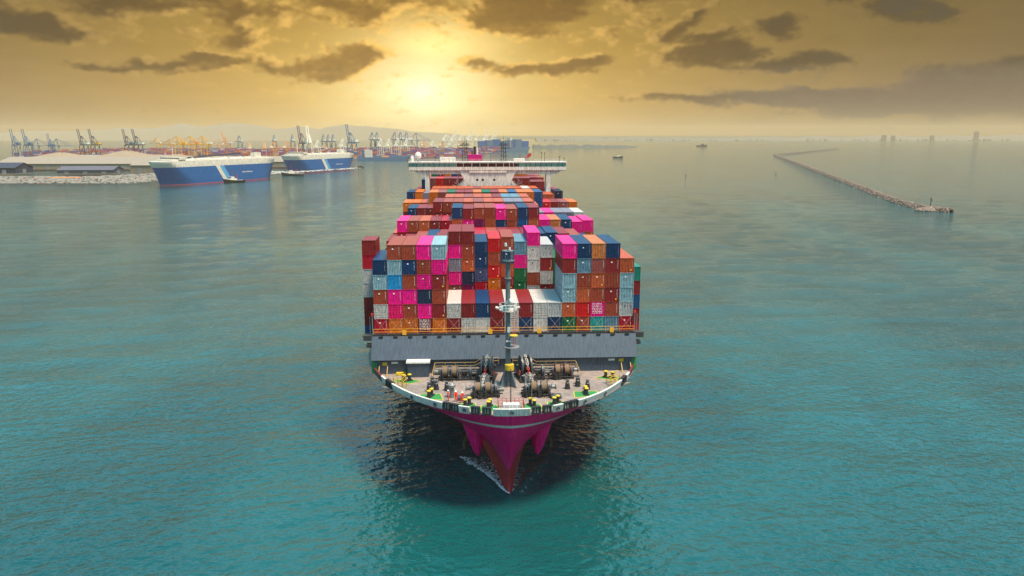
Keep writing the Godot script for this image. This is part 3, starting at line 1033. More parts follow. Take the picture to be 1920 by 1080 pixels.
		vt.lathe(Vector3(side * 8.9, DECK, -9.0), [Vector2(0.35, 0), Vector2(0.35, 1.7), Vector2(0.6, 1.75), Vector2(0.6, 2.1), Vector2(0.3, 2.4), Vector2(0, 2.45)], 12)
		if side < 0: part(ship, "ventilator", vt, M.pale_steel)
	make_mast()
	make_house()

func make_mast() -> void:
	var o := Node3D.new()
	o.name = "foremast"
	ship.add_child(o, true)
	o.position = Vector3(0.1, DECK, -14.2)
	var p := Sh.new()
	p.lathe(Vector3.ZERO, [Vector2(0.43, 0.0), Vector2(0.40, 10.0), Vector2(0.35, 20.6)], 20)
	part(o, "mast_post", p, M.mast_paint)
	for a in 4:
		var f := Sh.new()
		f.prism(PackedVector2Array([Vector2(0.5, 0), Vector2(1.9, 0), Vector2(0.55, 3.0)]), -0.06, 0.06, Transform3D(Basis(Vector3.UP, PI / 4 + a * PI / 2), Vector3.ZERO))
		part(o, "mast_bracket", f, M.mast_paint)
	var pl := Sh.new()
	pl.cyl(Vector3(0.6, 6.6, 0.2), Vector3(0.6, 6.72, 0.2), 1.25, 1.25, 18)
	part(o, "lower_platform", pl, M.pale_steel)
	pl = Sh.new()
	pl.cyl(Vector3(0, 12.6, 0.1), Vector3(0, 12.78, 0.1), 1.25, 1.4, 20)
	for k in 10:
		var a := TAU * k / 10
		pl.cyl(Vector3(cos(a) * 1.35, 12.7, 0.1 + sin(a) * 1.35), Vector3(cos(a) * 1.38, 13.7, 0.1 + sin(a) * 1.38), 0.05, 0.05, 5)
		var b := TAU * (k + 1) / 10
		for h in [13.2, 13.7]: pl.cyl(Vector3(cos(a) * 1.38, h, 0.1 + sin(a) * 1.38), Vector3(cos(b) * 1.38, h, 0.1 + sin(b) * 1.38), 0.05, 0.05, 5, false)
	part(o, "radar_platform", pl, M.white_paint)
	var rd := Sh.new()
	rd.cyl(Vector3(0.1, 13.0, 0.9), Vector3(0.1, 14.0, 0.9), 0.28, 0.2, 10)
	rd.box(Vector3(0.1, 14.3, 1.0), Vector3(0.5, 0.5, 1.2), Basis(Vector3.UP, 0.7) * Basis(Vector3.RIGHT, -0.5))
	rd.box(Vector3(-0.9, 13.2, 0.9), Vector3(0.7, 0.6, 0.5))
	rd.cyl(Vector3(1.1, 12.8, 0.8), Vector3(1.1, 13.5, 0.8), 0.3, 0.25, 10)
	rd.cyl(Vector3(-1.5, 13.0, 0.2), Vector3(-2.0, 13.2, 0.2), 0.25, 0.2, 8)
	rd.cyl(Vector3(1.4, 13.0, 0.2), Vector3(1.9, 13.2, 0.2), 0.25, 0.2, 8)
	part(o, "radar", rd, M.white_paint)
	var lp := Sh.new()
	lp.cyl(Vector3(-0.5, 13.0, 1.0), Vector3(-0.5, 13.5, 1.0), 0.32, 0.32, 10)
	part(o, "lamp_housing", lp, M.teal_glass)
	for h in [1.5, 17.8]:
		var r := Sh.new()
		r.cyl(Vector3(0, h, 0), Vector3(0, h + 0.14, 0), 0.56, 0.56, 18)
		part(o, "mast_ring", r, M.pale_steel)
	var tp := Sh.new()
	tp.cyl(Vector3(0, 20.6, 0), Vector3(0, 20.75, 0), 0.95, 0.95, 16)
	for k in 6:
		var a := TAU * k / 6
		tp.cyl(Vector3(cos(a) * 0.85, 20.75, sin(a) * 0.85), Vector3(cos(a) * 0.85, 22.2, sin(a) * 0.85), 0.06, 0.06, 5)
	tp.cyl(Vector3(0, 22.2, 0), Vector3(0, 22.3, 0), 0.95, 0.95, 12)
	tp.cyl(Vector3(0, 20.75, 0), Vector3(0, 23.2, 0), 0.12, 0.08, 8)
	tp.cyl(Vector3(-1.2, 20.7, 0), Vector3(1.2, 20.7, 0), 0.06, 0.06, 6)
	part(o, "mast_top", tp, M.mast_paint)
	var sl := Sh.new()
	sl.cyl(Vector3(-0.35, 23.0, 0.1), Vector3(-0.35, 23.5, 0.1), 0.2, 0.2, 8)
	sl.box(Vector3(0.3, 22.6, 0.3), Vector3(0.3, 0.4, 0.3))
	part(o, "mast_light", sl, M.white_paint)
	var yd := Sh.new()
	yd.cyl(Vector3(0.2, 3.0, 0.75), Vector3(0.2, 3.9, 0.75), 0.75, 0.75, 14)
	part(o, "bell_housing", yd, M.yellow_paint)
	yd = Sh.new()
	yd.cyl(Vector3(0.9, 8.6, 0.8), Vector3(0.9, 8.75, 0.8), 0.65, 0.65, 14)
	part(o, "yellow_stand", yd, M.yellow_paint)
	yd = Sh.new()
	yd.box(Vector3(0.1, 9.6, 0.66), Vector3(0.42, 0.8, 0.16))
	yd.box(Vector3(0.05, 7.7, 0.66), Vector3(0.8, 0.22, 0.1))
	part(o, "name_board", yd, M.white_paint)
	var cage := Sh.new()
	for h in 16:
		cage.box(Vector3(1.05, 6.9 + h * 0.34, 0.2), Vector3(0.5, 0.05, 0.05))
	for x in [0.82, 1.28]: cage.bar(Vector3(x, 6.7, 0.2), Vector3(x, 12.5, 0.2), 0.06)
	part(o, "ladder", cage, M.red_paint)
	var wire := Sh.new()
	wire.cyl(Vector3(-0.4, 12.6, 0.2), Vector3(-2.9, 4.2, -3.0), 0.03, 0.03, 5)
	part(o, "stay_wire", wire, M.pale_steel)

# ---------------------------------------------------------------- deckhouse, bridge and funnel
func make_house() -> void:
	mat("house_paint", 0.82, 0.74, 0.66, 0.45, 0.0, T.hull, 0.05)
	mat("window_dark", 0.012, 0.014, 0.016, 0.08)
	mat("window_green", 0.10, 0.30, 0.25, 0.08)
	mat("funnel_paint", 0.50, 0.0, 0.16, 0.45)
	mat("soot", 0.02, 0.02, 0.022, 0.7)
	var o := Node3D.new()
	o.name = "deckhouse"
	ship.add_child(o, true)
	o.position = Vector3(0, 0, -146.0)
	# face plate: central tower with sloping shoulders, two portals under the wings, a post outside each
	var tower := Sh.new()
	tower.prism(PackedVector2Array([Vector2(-9.7, 45.4), Vector2(-8.6, 44.4), Vector2(-7.7, 42.4), Vector2(-10.4, 39.6), Vector2(-11.5, 38.0), Vector2(-11.5, DECK), Vector2(11.5, DECK), Vector2(11.5, 38.0), Vector2(10.4, 39.6), Vector2(7.7, 42.4), Vector2(8.6, 44.4), Vector2(9.7, 45.4)]), -13.0, 0.0)
	part(o, "tower", tower, M.house_paint)
	for side in [-1.0, 1.0]:
		var po := Sh.new()
		po.bbox(side * 19.6 - 0.7, side * 19.6 + 0.7, DECK, 44.39, -4.5, -0.2)
		part(o, "wing_post", po, M.house_paint)
		var be := Sh.new()
		be.prism(PackedVector2Array([Vector2(side * 8.9, 44.4), Vector2(side * 22.3, 44.4), Vector2(side * 23.6, 45.39), Vector2(side * 9.9, 45.39)]), -5.0, -0.3)
		part(o, "wing_beam", be, M.house_paint)
		var br := Sh.new()
		for k in 5:
			br.cyl(Vector3(side * (8.2 + k * 0.5), 40.0 + k * 0.5, 0.3), Vector3(side * (11.5 - k * 0.6), 41.0 + k * 0.75, 0.3), 0.1, 0.1, 6)
		br.cyl(Vector3(side * 10.6, 39.7, 0.4), Vector3(side * 7.6, 42.6, 0.4), 0.12, 0.12, 6)
		part(o, "stair_truss", br, M.pale_steel)
		var arch := PackedVector2Array()
		for k in 9: arch.append(Vector2(side * 6.3 + cos(PI * k / 8.0) * 1.05, 39.7 + sin(PI * k / 8.0) * 1.15))
		var ah := Sh.new()
		ah.prism(arch, 0.0, 0.12)
		part(o, "arched_opening", ah, M.window_dark)
	# bridge floor, parapet and roof, full beam
	var fl := Sh.new()
	fl.bbox(-25.1, 25.1, 45.4, 45.7, -7.0, 0.12)
	part(o, "bridge_floor", fl, M.house_paint)
	var pa := Sh.new()
	pa.prism(PackedVector2Array([Vector2(-25.3, 45.7), Vector2(25.3, 45.7), Vector2(25.3, 46.75), Vector2(-25.3, 46.75)]), 0.13, 0.3)
	part(o, "parapet", pa, M.house_paint)
	var lip := Sh.new()
	lip.bbox(-6.0, 6.0, 44.9, 45.38, 0.01, 0.3)
	part(o, "canopy_lip", lip, M.house_paint)
	var rf := Sh.new()
	rf.bbox(-25.6, 25.6, 47.95, 48.3, -7.0, 0.55)
	part(o, "bridge_roof", rf, M.house_paint)
	var bk := Sh.new()
	bk.bbox(-25.0, 25.0, 45.7, 47.95, -7.0, -6.7)
	part(o, "bridge_back", bk, M.house_paint)
	# window panes, each with a mullion
	var xs := [-25.3, -24.0, -22.9, -20.6, -18.9, -17.3, -15.6, -13.9, -12.5, -10.2, -7.9, -5.2, -2.6, 0.0, 2.6, 5.0, 6.9, 8.2, 10.0, 12.3, 13.7, 15.4, 17.0, 18.8, 20.5, 22.6, 24.0, 25.3]
	for i in xs.size() - 1:
		var a: float = xs[i]
		var b: float = xs[i + 1]
		var w := Sh.new()
		w.hexa([Vector3(a + 0.1, 46.76, 0.25), Vector3(b - 0.1, 46.76, 0.25), Vector3(b - 0.1, 46.76, 0.17), Vector3(a + 0.1, 46.76, 0.17), Vector3(a + 0.1, 47.94, 0.50), Vector3(b - 0.1, 47.94, 0.50), Vector3(b - 0.1, 47.94, 0.42), Vector3(a + 0.1, 47.94, 0.42)])
		var wing := absf((a + b) / 2) > 11.0
		part(o, "window", w, M.window_green if wing else M.window_dark)
		var mu := Sh.new()
		mu.hexa([Vector3(a - 0.1, 46.76, 0.30), Vector3(a + 0.1, 46.76, 0.30), Vector3(a + 0.1, 46.76, 0.10), Vector3(a - 0.1, 46.76, 0.10), Vector3(a - 0.1, 47.94, 0.56), Vector3(a + 0.1, 47.94, 0.56), Vector3(a + 0.1, 47.94, 0.36), Vector3(a - 0.1, 47.94, 0.36)])
		part(o, "mullion", mu, M.lashing_steel if wing else M.house_paint)
	# small square windows on the tower
	for y in [42.6, 40.0, 37.4, 34.8]:
		for x in [-3.5, -1.7, 2.0]:
			var w := Sh.new()
			w.bbox(x - 0.36, x + 0.36, y - 0.32, y + 0.32, 0.0, 0.03)
			part(o, "porthole", w, M.window_dark)
	# gear on the monkey island
	railing(o, "roof_rail", [Vector3(-25.3, 48.3, 0.7), Vector3(25.3, 48.3, 0.7)], M.house_paint, 0.9, 2, 2.0, 0.035)
	var bx := Sh.new()
	bx.bbox(-15.5, -10.5, 48.3, 49.7, -6, -2)
	bx.bbox(8.5, 12.0, 48.3, 49.3, -6, -2)
	part(o, "roof_house", bx, M.house_paint)
	bx = Sh.new()
	bx.bbox(-23.0, -13.0, 48.5, 48.75, -3.4, -3.0)
	part(o, "pipe_run", bx, M.pale_steel)
	bx = Sh.new()
	bx.lathe(Vector3(-22.6, 48.3, -4), [Vector2(0.4, 0), Vector2(0.4, 1.0), Vector2(0.95, 1.3), Vector2(1.1, 2.0), Vector2(0.8, 2.8), Vector2(0, 3.15)], 16)
	part(o, "satellite_dome", bx, M.house_paint)
	bx = Sh.new()
	bx.lathe(Vector3(-24.4, 48.3, -1.5), [Vector2(0.6, 0), Vector2(0.6, 1.3), Vector2(0.35, 1.9), Vector2(0, 2.0)], 14)
	part(o, "searchlight", bx, M.house_paint)
	for x in [-7.4, 5.2]:
		var ms := Node3D.new()
		var lat := Sh.new()
		for e in [Vector2(-0.8, 0), Vector2(0.8, 0), Vector2(0, -1.2)]:
			lat.cyl(Vector3(x + e.x, 48.3, -4 + e.y), Vector3(x + e.x * 0.7, 54.8, -4 + e.y), 0.13, 0.1, 6)
		for k in 5:
			var y := 48.8 + k * 1.3
			lat.bar(Vector3(x - 1.3, y, -4), Vector3(x + 1.3, y, -4), 0.16)
			lat.bar(Vector3(x - 0.8, y, -4), Vector3(x + 0.8, y + 1.3, -4), 0.1)
		lat.bar(Vector3(x - 2.2, 52.6, -4), Vector3(x + 2.2, 52.6, -4), 0.2)
		lat.box(Vector3(x, 53.6, -3.4), Vector3(3.2, 0.3, 0.3), Basis(Vector3.UP, 0.5))
		lat.cyl(Vector3(x, 54.5, -4), Vector3(x, 56.5, -4), 0.07, 0.04, 6)
		ms.free()
		part(o, "radar_mast", lat, M.soot)
	for q in [[1.0, 2.4], [10.5, 2.3], [17.6, 2.9], [18.6, 2.7], [-17.0, 1.4], [23.5, 1.5], [25.0, 1.0]]:
		var an := Sh.new()
		an.cyl(Vector3(q[0], 48.3, -3), Vector3(q[0], 48.3 + q[1], -3), 0.09, 0.06, 6)
		if q[1] > 2.5 or q[1] < 1.6: an.box(Vector3(q[0], 48.3 + q[1], -3), Vector3(0.35, 0.35, 0.35))
		part(o, "antenna", an, M.soot)
	# flag
	var fs := Sh.new()
	fs.cyl(Vector3(14.2, 48.3, -3), Vector3(14.2, 51.2, -3), 0.05, 0.04, 6)
	part(o, "flagstaff", fs, M.pale_steel)
	fs = Sh.new()
	for k in 8:
		var x0 := 14.2 - k * 0.2
		var z0 := -3 + sin(k * 0.9) * 0.12
		var z1 := -3 + sin((k + 1) * 0.9) * 0.12
		var d0 := k * k * 0.016
		var d1 := (k + 1) * (k + 1) * 0.016
		fs.hexa([Vector3(x0 - 0.2, 50.0 - d1, z1 + 0.01), Vector3(x0, 50.0 - d0, z0 + 0.01), Vector3(x0, 50.0 - d0, z0 - 0.01), Vector3(x0 - 0.2, 50.0 - d1, z1 - 0.01), Vector3(x0 - 0.2, 51.1 - d1 * 1.2, z1 + 0.01), Vector3(x0, 51.1 - d0 * 1.2, z0 + 0.01), Vector3(x0, 51.1 - d0 * 1.2, z0 - 0.01), Vector3(x0 - 0.2, 51.1 - d1 * 1.2, z1 - 0.01)])
	part(o, "flag", fs, M.red_paint)
	# funnel further aft
	var fu := Node3D.new()
	fu.name = "funnel"
	ship.add_child(fu, true)
	fu.position = Vector3(-3.6, 0, -252)
	var sh := Sh.new()
	sh.bbox(-3.2, 3.2, DECK, 48.2, -7, 0)
	part(fu, "casing", sh, M.funnel_paint)
	sh = Sh.new()
	sh.bbox(-3.3, 3.3, 45.6, 46.8, -7.1, 0.05)
	part(fu, "funnel_band", sh, M.hull_paint)
	for q in [[0.0, -2.0, 0.9, 3.6], [0.9, -3.4, 1.1, 3.0], [-1.2, -4.0, 0.5, 1.6]]:
		sh = Sh.new()
		sh.cyl(Vector3(q[0], 48.2, q[1]), Vector3(q[0], 48.2 + q[3], q[1]), q[2] * 0.6, q[2] * 0.6, 12)
		part(fu, "exhaust_pipe", sh, M.soot if q[0] <= 0 else M.house_paint)

# ---------------------------------------------------------------- containers
const CW := 2.438
const CH := 2.565
const CL := 12.19
const PAINTS := {
	"m": ["maroon", 0.25, 0.018, 0.022], "b": ["brown", 0.34, 0.058, 0.030], "r": ["rust red", 0.50, 0.095, 0.035], "R": ["bright red", 0.60, 0.008, 0.012], "c": ["crimson", 0.44, 0.006, 0.028],
	"p": ["magenta", 0.86, 0.004, 0.25], "k": ["hot pink", 0.86, 0.006, 0.16], "n": ["navy blue", 0.008, 0.042, 0.13], "N": ["dark navy", 0.015, 0.03, 0.075], "s": ["steel blue", 0.13, 0.26, 0.36], "l": ["light blue grey", 0.26, 0.44, 0.52],
	"u": ["bright blue", 0.012, 0.27, 0.60], "w": ["white", 0.58, 0.56, 0.54], "g": ["pale grey", 0.46, 0.48, 0.50], "y": ["lavender grey", 0.22, 0.21, 0.28], "z": ["slate blue", 0.075, 0.09, 0.20], "o": ["orange", 0.66, 0.15, 0.012],
	"G": ["green", 0.006, 0.13, 0.045], "t": ["turquoise", 0.01, 0.32, 0.32], "T": ["teal green", 0.012, 0.22, 0.17], "B": ["blue", 0.012, 0.085, 0.24], "v": ["plum", 0.22, 0.008, 0.09], "e": ["tan orange", 0.52, 0.17, 0.05], "d": ["dusty red", 0.30, 0.07, 0.065],
}
var BOX := {}
var MARKS := []
var front_col := {}

func wave_wall(sh: Sh, o: Vector3, u: Vector3, width: float, v: Vector3, n: Vector3, pitch: float, depth: float) -> void:
	# corrugated sheet: trapezoid waves along u
	var k := int(width / pitch)
	pitch = width / k
	var prof := []
	for i in k:
		for q in [[0.0, 0.0], [0.3, 0.0], [0.5, -1.0], [0.8, -1.0]]: prof.append(Vector2((i + q[0]) * pitch, q[1] * depth))
	prof.append(Vector2(width, 0))
	for i in prof.size() - 1:
		var a: Vector2 = prof[i]
		var b: Vector2 = prof[i + 1]
		sh.quad(o + u * a.x + n * a.y, o + u * b.x + n * b.y, o + u * b.x + n * b.y + v, o + u * a.x + n * a.y + v)

func box_meshes(length: float, deep: float, doors := false) -> Array:
	var w := CW / 2
	var l := length / 2
	var fr := Sh.new()
	for x in [-w, w]:
		for z in [-l, l]:
			fr.bbox(x - (0.11 if x > 0 else 0.0), x + (0.0 if x > 0 else 0.11), 0.17, CH - 0.11, z - (0.12 if z > 0 else 0.0), z + (0.0 if z > 0 else 0.12))
			for y in [0.0, CH - 0.11]:   # corner castings stand proud
				fr.bbox(x - (0.16 if x > 0 else 0.006), x + (0.006 if x > 0 else 0.16), y, y + 0.115, z - (0.17 if z > 0 else 0.006), z + (0.006 if z > 0 else 0.17))
		var x0: float = x - (0.09 if x > 0 else 0.0)
		fr.bbox(x0, x0 + 0.09, 0.0, 0.16, -l + 0.17, l - 0.17)
		fr.bbox(x0, x0 + 0.09, CH - 0.09, CH - 0.015, -l + 0.17, l - 0.17)
	for z in [-l, l]:
		var z0: float = z - (0.1 if z > 0 else 0.0)
		fr.bbox(-w + 0.16, w - 0.16, 0.0, 0.15, z0, z0 + 0.1)
		fr.bbox(-w + 0.16, w - 0.16, CH - 0.13, CH - 0.015, z0, z0 + 0.1)
	var wl := Sh.new()
	var hi := CH - 0.16
	if doors:   # two leaves with ribs, lock rods and cam keepers
		for sd in [-1.0, 1.0]:
			wl.bbox(minf(sd * 0.012, sd * (w - 0.12)), maxf(sd * 0.012, sd * (w - 0.12)), 0.17, CH - 0.15, l - 0.10, l - 0.05)
			for k in 5: wl.bbox(minf(sd * 0.05, sd * (w - 0.16)), maxf(sd * 0.05, sd * (w - 0.16)), 0.28 + k * 0.44, 0.40 + k * 0.44, l - 0.05, l - 0.025)
			for x in [0.28, 0.82]:
				fr.cyl(Vector3(sd * x, 0.1, l + 0.002), Vector3(sd * x, CH - 0.08, l + 0.002), 0.028, 0.028, 6)
				for y in [0.35, 1.0, 1.9]: fr.bbox(sd * x - 0.06, sd * x + 0.06, y, y + 0.09, l - 0.03, l + 0.03)
	else:
		wave_wall(wl, Vector3(-w + 0.11, 0.13, l - 0.035), Vector3.RIGHT, CW - 0.22, Vector3(0, hi, 0), Vector3.BACK, 0.27, deep)
	wave_wall(wl, Vector3(w - 0.11, 0.13, -l + 0.035), Vector3.LEFT, CW - 0.22, Vector3(0, hi, 0), Vector3.FORWARD, 0.27, 0.03)
	wave_wall(wl, Vector3(w - 0.02, 0.13, l - 0.12), Vector3.FORWARD, length - 0.24, Vector3(0, hi, 0), Vector3.RIGHT, 0.34, 0.036)
	wave_wall(wl, Vector3(-w + 0.02, 0.13, -l + 0.12), Vector3.BACK, length - 0.24, Vector3(0, hi, 0), Vector3.LEFT, 0.34, 0.036)
	wl.quad(Vector3(-w, 0.05, -l), Vector3(w, 0.05, -l), Vector3(w, 0.05, l), Vector3(-w, 0.05, l))
	var rf := Sh.new()
	wave_wall(rf, Vector3(-w + 0.03, CH - 0.01, l - 0.14), Vector3.FORWARD, length - 0.28, Vector3(CW - 0.06, 0, 0), Vector3.UP, 0.42, 0.02)
	# waves run across: turn the faces up
	for i in range(0, rf.v.size(), 3):
		var nn := (rf.v[i + 2] - rf.v[i]).cross(rf.v[i + 1] - rf.v[i]).normalized()
		if nn.y < 0:
			var t := rf.v[i + 1]
			rf.v[i + 1] = rf.v[i + 2]
			rf.v[i + 2] = t
			nn = -nn
		for q in 3: rf.n[i + q] = nn
	return [wl.mesh(), fr.mesh(), rf.mesh()]

func make_marks() -> void:
	# painted numbers down the right post, a size code, a maker's plate
	var r := RandomNumberGenerator.new()
	r.seed = 99
	for kind in 4:
		var sh := Sh.new()
		var z := CL / 2 + 0.008
		var y := CH - 0.35
		for i in 11 + kind:
			var h := 0.085
			if i == 4 or i == 10: y -= 0.06
			for q in 2:
				sh.bbox(0.80, 0.80 + r.randf_range(0.05, 0.10), y - h * 0.38 * (q + 1), y - h * 0.38 * (q + 1) + 0.022, z - 0.006, z)
			sh.bbox(0.80 if i % 2 else 0.87, 0.825 if i % 2 else 0.895, y - h * 0.8, y - 0.01, z - 0.006, z)
			y -= 0.115
		if kind == 1: sh.bbox(-0.35, -0.1, 1.75, 1.95, z - 0.006, z)
		if kind == 3:
			for row in 7:
				var x := -0.95
				while x < 0.65:
					var w := r.randf_range(0.05, 0.16)
					sh.bbox(x, x + w, 2.2 - row * 0.28, 2.2 - row * 0.28 + 0.15, z - 0.006, z)
					x += w + r.randf_range(0.06, 0.2)
		MARKS.append(sh.mesh())

func ordinal(k: int) -> String:
	return ["bottom", "second", "third", "fourth", "fifth", "sixth", "seventh", "eighth", "ninth", "tenth", "eleventh", "twelfth", "thirteenth", "fourteenth", "fifteenth", "sixteenth", "seventeenth", "eighteenth", "nineteenth", "twentieth"][k] if k > 0 else "bottom"
func nth(k: int) -> String:
	return "first" if k == 0 else ordinal(k)

var rest := []
var n_boxes := 0
func container(code: String, col: int, y: float, s0: float, length: float, bay: String, tier: int, visible_: bool, x_off := 0.0) -> void:
	var at := on_ship((col - 9.5) * 2.5 + x_off, y, s0 + length / 2)
	var paint: Array = PAINTS[code]
	if not visible_:
		rest.append([at, Color(paint[1], paint[2], paint[3])])
		return
	var where := "lowest tier" if tier == 0 else ordinal(tier) + " tier up"
	var lab := "%s container in the %s bay, %s row from starboard, %s" % [paint[0], bay, nth(col), where]
	var o := thing("shipping_container", lab, "container", at, "containers stacked on the ship")
	var kind := "short" if length < 8 else ("deep" if code in "lsg" else ("doors" if rng.randf() < 0.3 or code == "w" and rng.randf() < 0.5 else "plain"))
	var m: Material = M["box_" + code]
	var wall := part(o, "wall", BOX[kind][0], m)
	part(o, "frame", BOX[kind][1], m)
	part(o, "roof", BOX[kind][2], m)
	if length > 8:
		var k := 3 if (bay == "foremost" and ((col == 4 and tier == 0) or (col == 16 and tier == 1))) else rng.randi() % 3
		part(wall, "marking", MARKS[k], M.mark_dark if code in "wg" else M.mark_pale)
	if code in "rRmo" and rng.randf() < 0.3 and length > 8:
		var sh := Sh.new()
		var z := CL / 2 + 0.008
		sh.bbox(0.55, 0.78, 0.35, 0.6, z - 0.006, z)
		part(wall, "placard", sh, M.mark_yellow)
	n_boxes += 1

func make_containers() -> void:
	for k in PAINTS:
		var q: Array = PAINTS[k]
		mat("box_" + k, q[1], q[2], q[3], 0.34, 0.0, T.paint, 0.16).metallic_specular = 0.4
	mat("mark_pale", 0.75, 0.75, 0.72, 0.6)
	mat("mark_dark", 0.06, 0.06, 0.07, 0.6)
	mat("mark_yellow", 0.8, 0.42, 0.03, 0.6)
	BOX.plain = box_meshes(CL, 0.036)
	BOX.deep = box_meshes(CL, 0.075)
	BOX.doors = box_meshes(CL, 0.03, true)
	BOX.short = box_meshes(6.06, 0.036)
	make_marks()
	# foremost bay, bottom tier first
	var base := 23.02
	var A := {1: "cwbln", 2: "okpulb", 3: "obpbnb", 4: "mpNpbp", 5: "ombmpl", 6: "mw", 7: "wm", 8: "wn", 9: "mm", 10: "ww", 11: "nm", 12: "ww", 13: "ng",
		14: "Grllmp", 15: "bRrbsn", 16: "tpbrde", 17: "sbmbmn", 18: "cgllr"}
	for c in A:
		for t in A[c].length(): container(A[c][t], c, base + t * CH, 24.3, CL, "foremost", t, true)
	var left := "Bmmggcm"
	for t in left.length(): container(left[t], 0, base + (t - 1) * CH, 30.4, 6.06, "foremost", t, true)
	var right := "RmBmT"
	for t in right.length(): container(right[t], 19, base + (t - 1) * CH, 30.4, 6.06, "foremost", t, true)
	# the other bays: height of the top of each row, then colours from the top down
	var names := {"B": "second", "C": "third", "D": "fourth", "E": "fifth", "F": "sixth", "G": "seventh", "H": "eighth", "J": "ninth", "K": "tenth"}
	var S := {"A": 24.3, "B": 39.5, "C": 54.7, "D": 70.0, "E": 85.2, "F": 100.4, "G": 115.6, "H": 130.2, "J": 163.0, "K": 178.2}
	var tops := {
		"B": [31, 33, 36, 36, 36.5, 37.2, 38.8, 38.8, 36.8, 37.4, 37.7, 36.8, 38.5, 36.2, 33.6, 36, 36, 35, 33, 31],
		"C": [31, 34, 35, 35.6, 36, 36, 36.4, 36.4, 36.4, 36.4, 36.4, 36.4, 36.4, 36.4, 36.6, 36.4, 36, 35, 34, 31],
		"D": [33, 37.6, 37.6, 37.6, 37.6, 37.6, 40.5, 40.3, 40.5, 40.5, 40.3, 40.2, 40.5, 40.5, 37.7, 37.7, 37.7, 37.2, 37.5, 32],
		"E": [33, 36, 36, 36, 40.6, 40.6, 40.6, 40.6, 40.6, 40.6, 40.6, 40.6, 40.6, 40.6, 37.9, 37.9, 37.9, 37.9, 37.9, 34],
		"F": [34, 37.7, 37.7, 37.7, 38.4, 40.6, 40.6, 40.6, 40.6, 40.6, 40.6, 40.6, 40.6, 40.6, 38.4, 36.5, 36.5, 36.5, 36.5, 34],
		"G": [37.9, 37.9, 37.9, 40.8, 40.8, 40.8, 40.8, 40.8, 40.8, 40.8, 40.8, 40.8, 40.8, 40.8, 40.8, 40.8, 37.9, 37.9, 37.9, 37.9],
		"H": [39.9, 39.9, 39.5, 40.9, 40.9, 40.9, 40.9, 40.9, 40.9, 40.9, 40.9, 40.9, 40.9, 40.9, 40.9, 40.9, 39.0, 39.0, 40.0, 37.0],
		"J": [38.0, 41.8, 42.2, 42.2, 42.2, 42.2, 42.2, 42.2, 40, 40, 40, 40, 42.2, 42.2, 42.2, 42.2, 41.0, 41.0, 39.0, 38.0],
		"K": [38.0, 40.0, 43.4, 43.4, 43.4, 43.4, 43.4, 43.4, 41, 41, 41, 41, 43.4, 43.4, 43.4, 43.4, 40.0, 40.0, 39.0, 38.0],
	}
	var cols := {
		"B": {0: "mr", 1: "nm", 2: "rm", 3: "ww", 4: "cm", 5: "mr", 6: "mpypdm", 7: "mbrNvb", 8: "nnzcr", 9: "RbRomr", 10: "bnrmb", 11: "spGGm", 12: "pwwbwm", 13: "gmwmb", 14: "GGm", 15: "mr", 16: "nb", 17: "mr"},
		"C": {12: "mb", 13: "nm", 14: "nsm", 15: "mm", 5: "mr", 6: "rb"},
		"D": {1: "pc", 2: "bm", 3: "rb", 4: "mb", 5: "cm", 6: "nrm", 7: "mpb", 8: "bvm", 9: "brm", 10: "pnb", 11: "bbm", 12: "nBr", 13: "mrb", 14: "pmn", 15: "enb", 16: "ns", 17: "pd", 18: "pr"},
		"E": {4: "mm", 5: "bm", 6: "bm", 7: "rm", 8: "db", 9: "rm", 10: "rb", 11: "ym", 12: "yn", 13: "rb", 14: "yn", 15: "pb", 16: "yn", 17: "yn", 18: "wn", 1: "Gm", 2: "Gm", 3: "Gr"},
		"F": {1: "nb", 2: "mr", 3: "mb", 4: "rm", 5: "rb", 6: "rm", 7: "dm", 8: "rb", 9: "rm", 10: "mb", 11: "sm", 12: "sn", 13: "rm", 14: "rm"},
		"G": {0: "om", 1: "oe", 2: "rm", 3: "oo", 4: "dm", 5: "Gm", 6: "mm", 7: "mm", 8: "ob", 9: "Gb", 10: "mr", 11: "or", 12: "Bm", 13: "or", 14: "oo", 15: "BB", 16: "Rm", 17: "mm", 18: "dm", 19: "or"},
		"H": {0: "nn", 1: "om", 2: "ym", 3: "rm", 4: "rm", 5: "rb", 6: "rm", 7: "rm", 8: "dm", 9: "rm", 10: "rm", 11: "rb", 12: "rm", 13: "rb", 14: "wm", 15: "rm", 16: "rm", 17: "rm", 18: "N"},
		"J": {1: "nn", 2: "db", 3: "Rcp", 4: "mmm", 5: "mbp", 6: "mmb", 7: "sbm", 12: "mm", 13: "ms", 14: "mm", 15: "mm", 16: "mm", 17: "mm"},
		"K": {2: "Gm", 3: "mR", 4: "om", 5: "nm", 6: "mr", 7: "or", 12: "rm", 13: "mo", 14: "om", 15: "om"},
	}
	var order := "BCDEFGHJK"
	var filler := "mbmrmbnmdbpsmrmnoc"
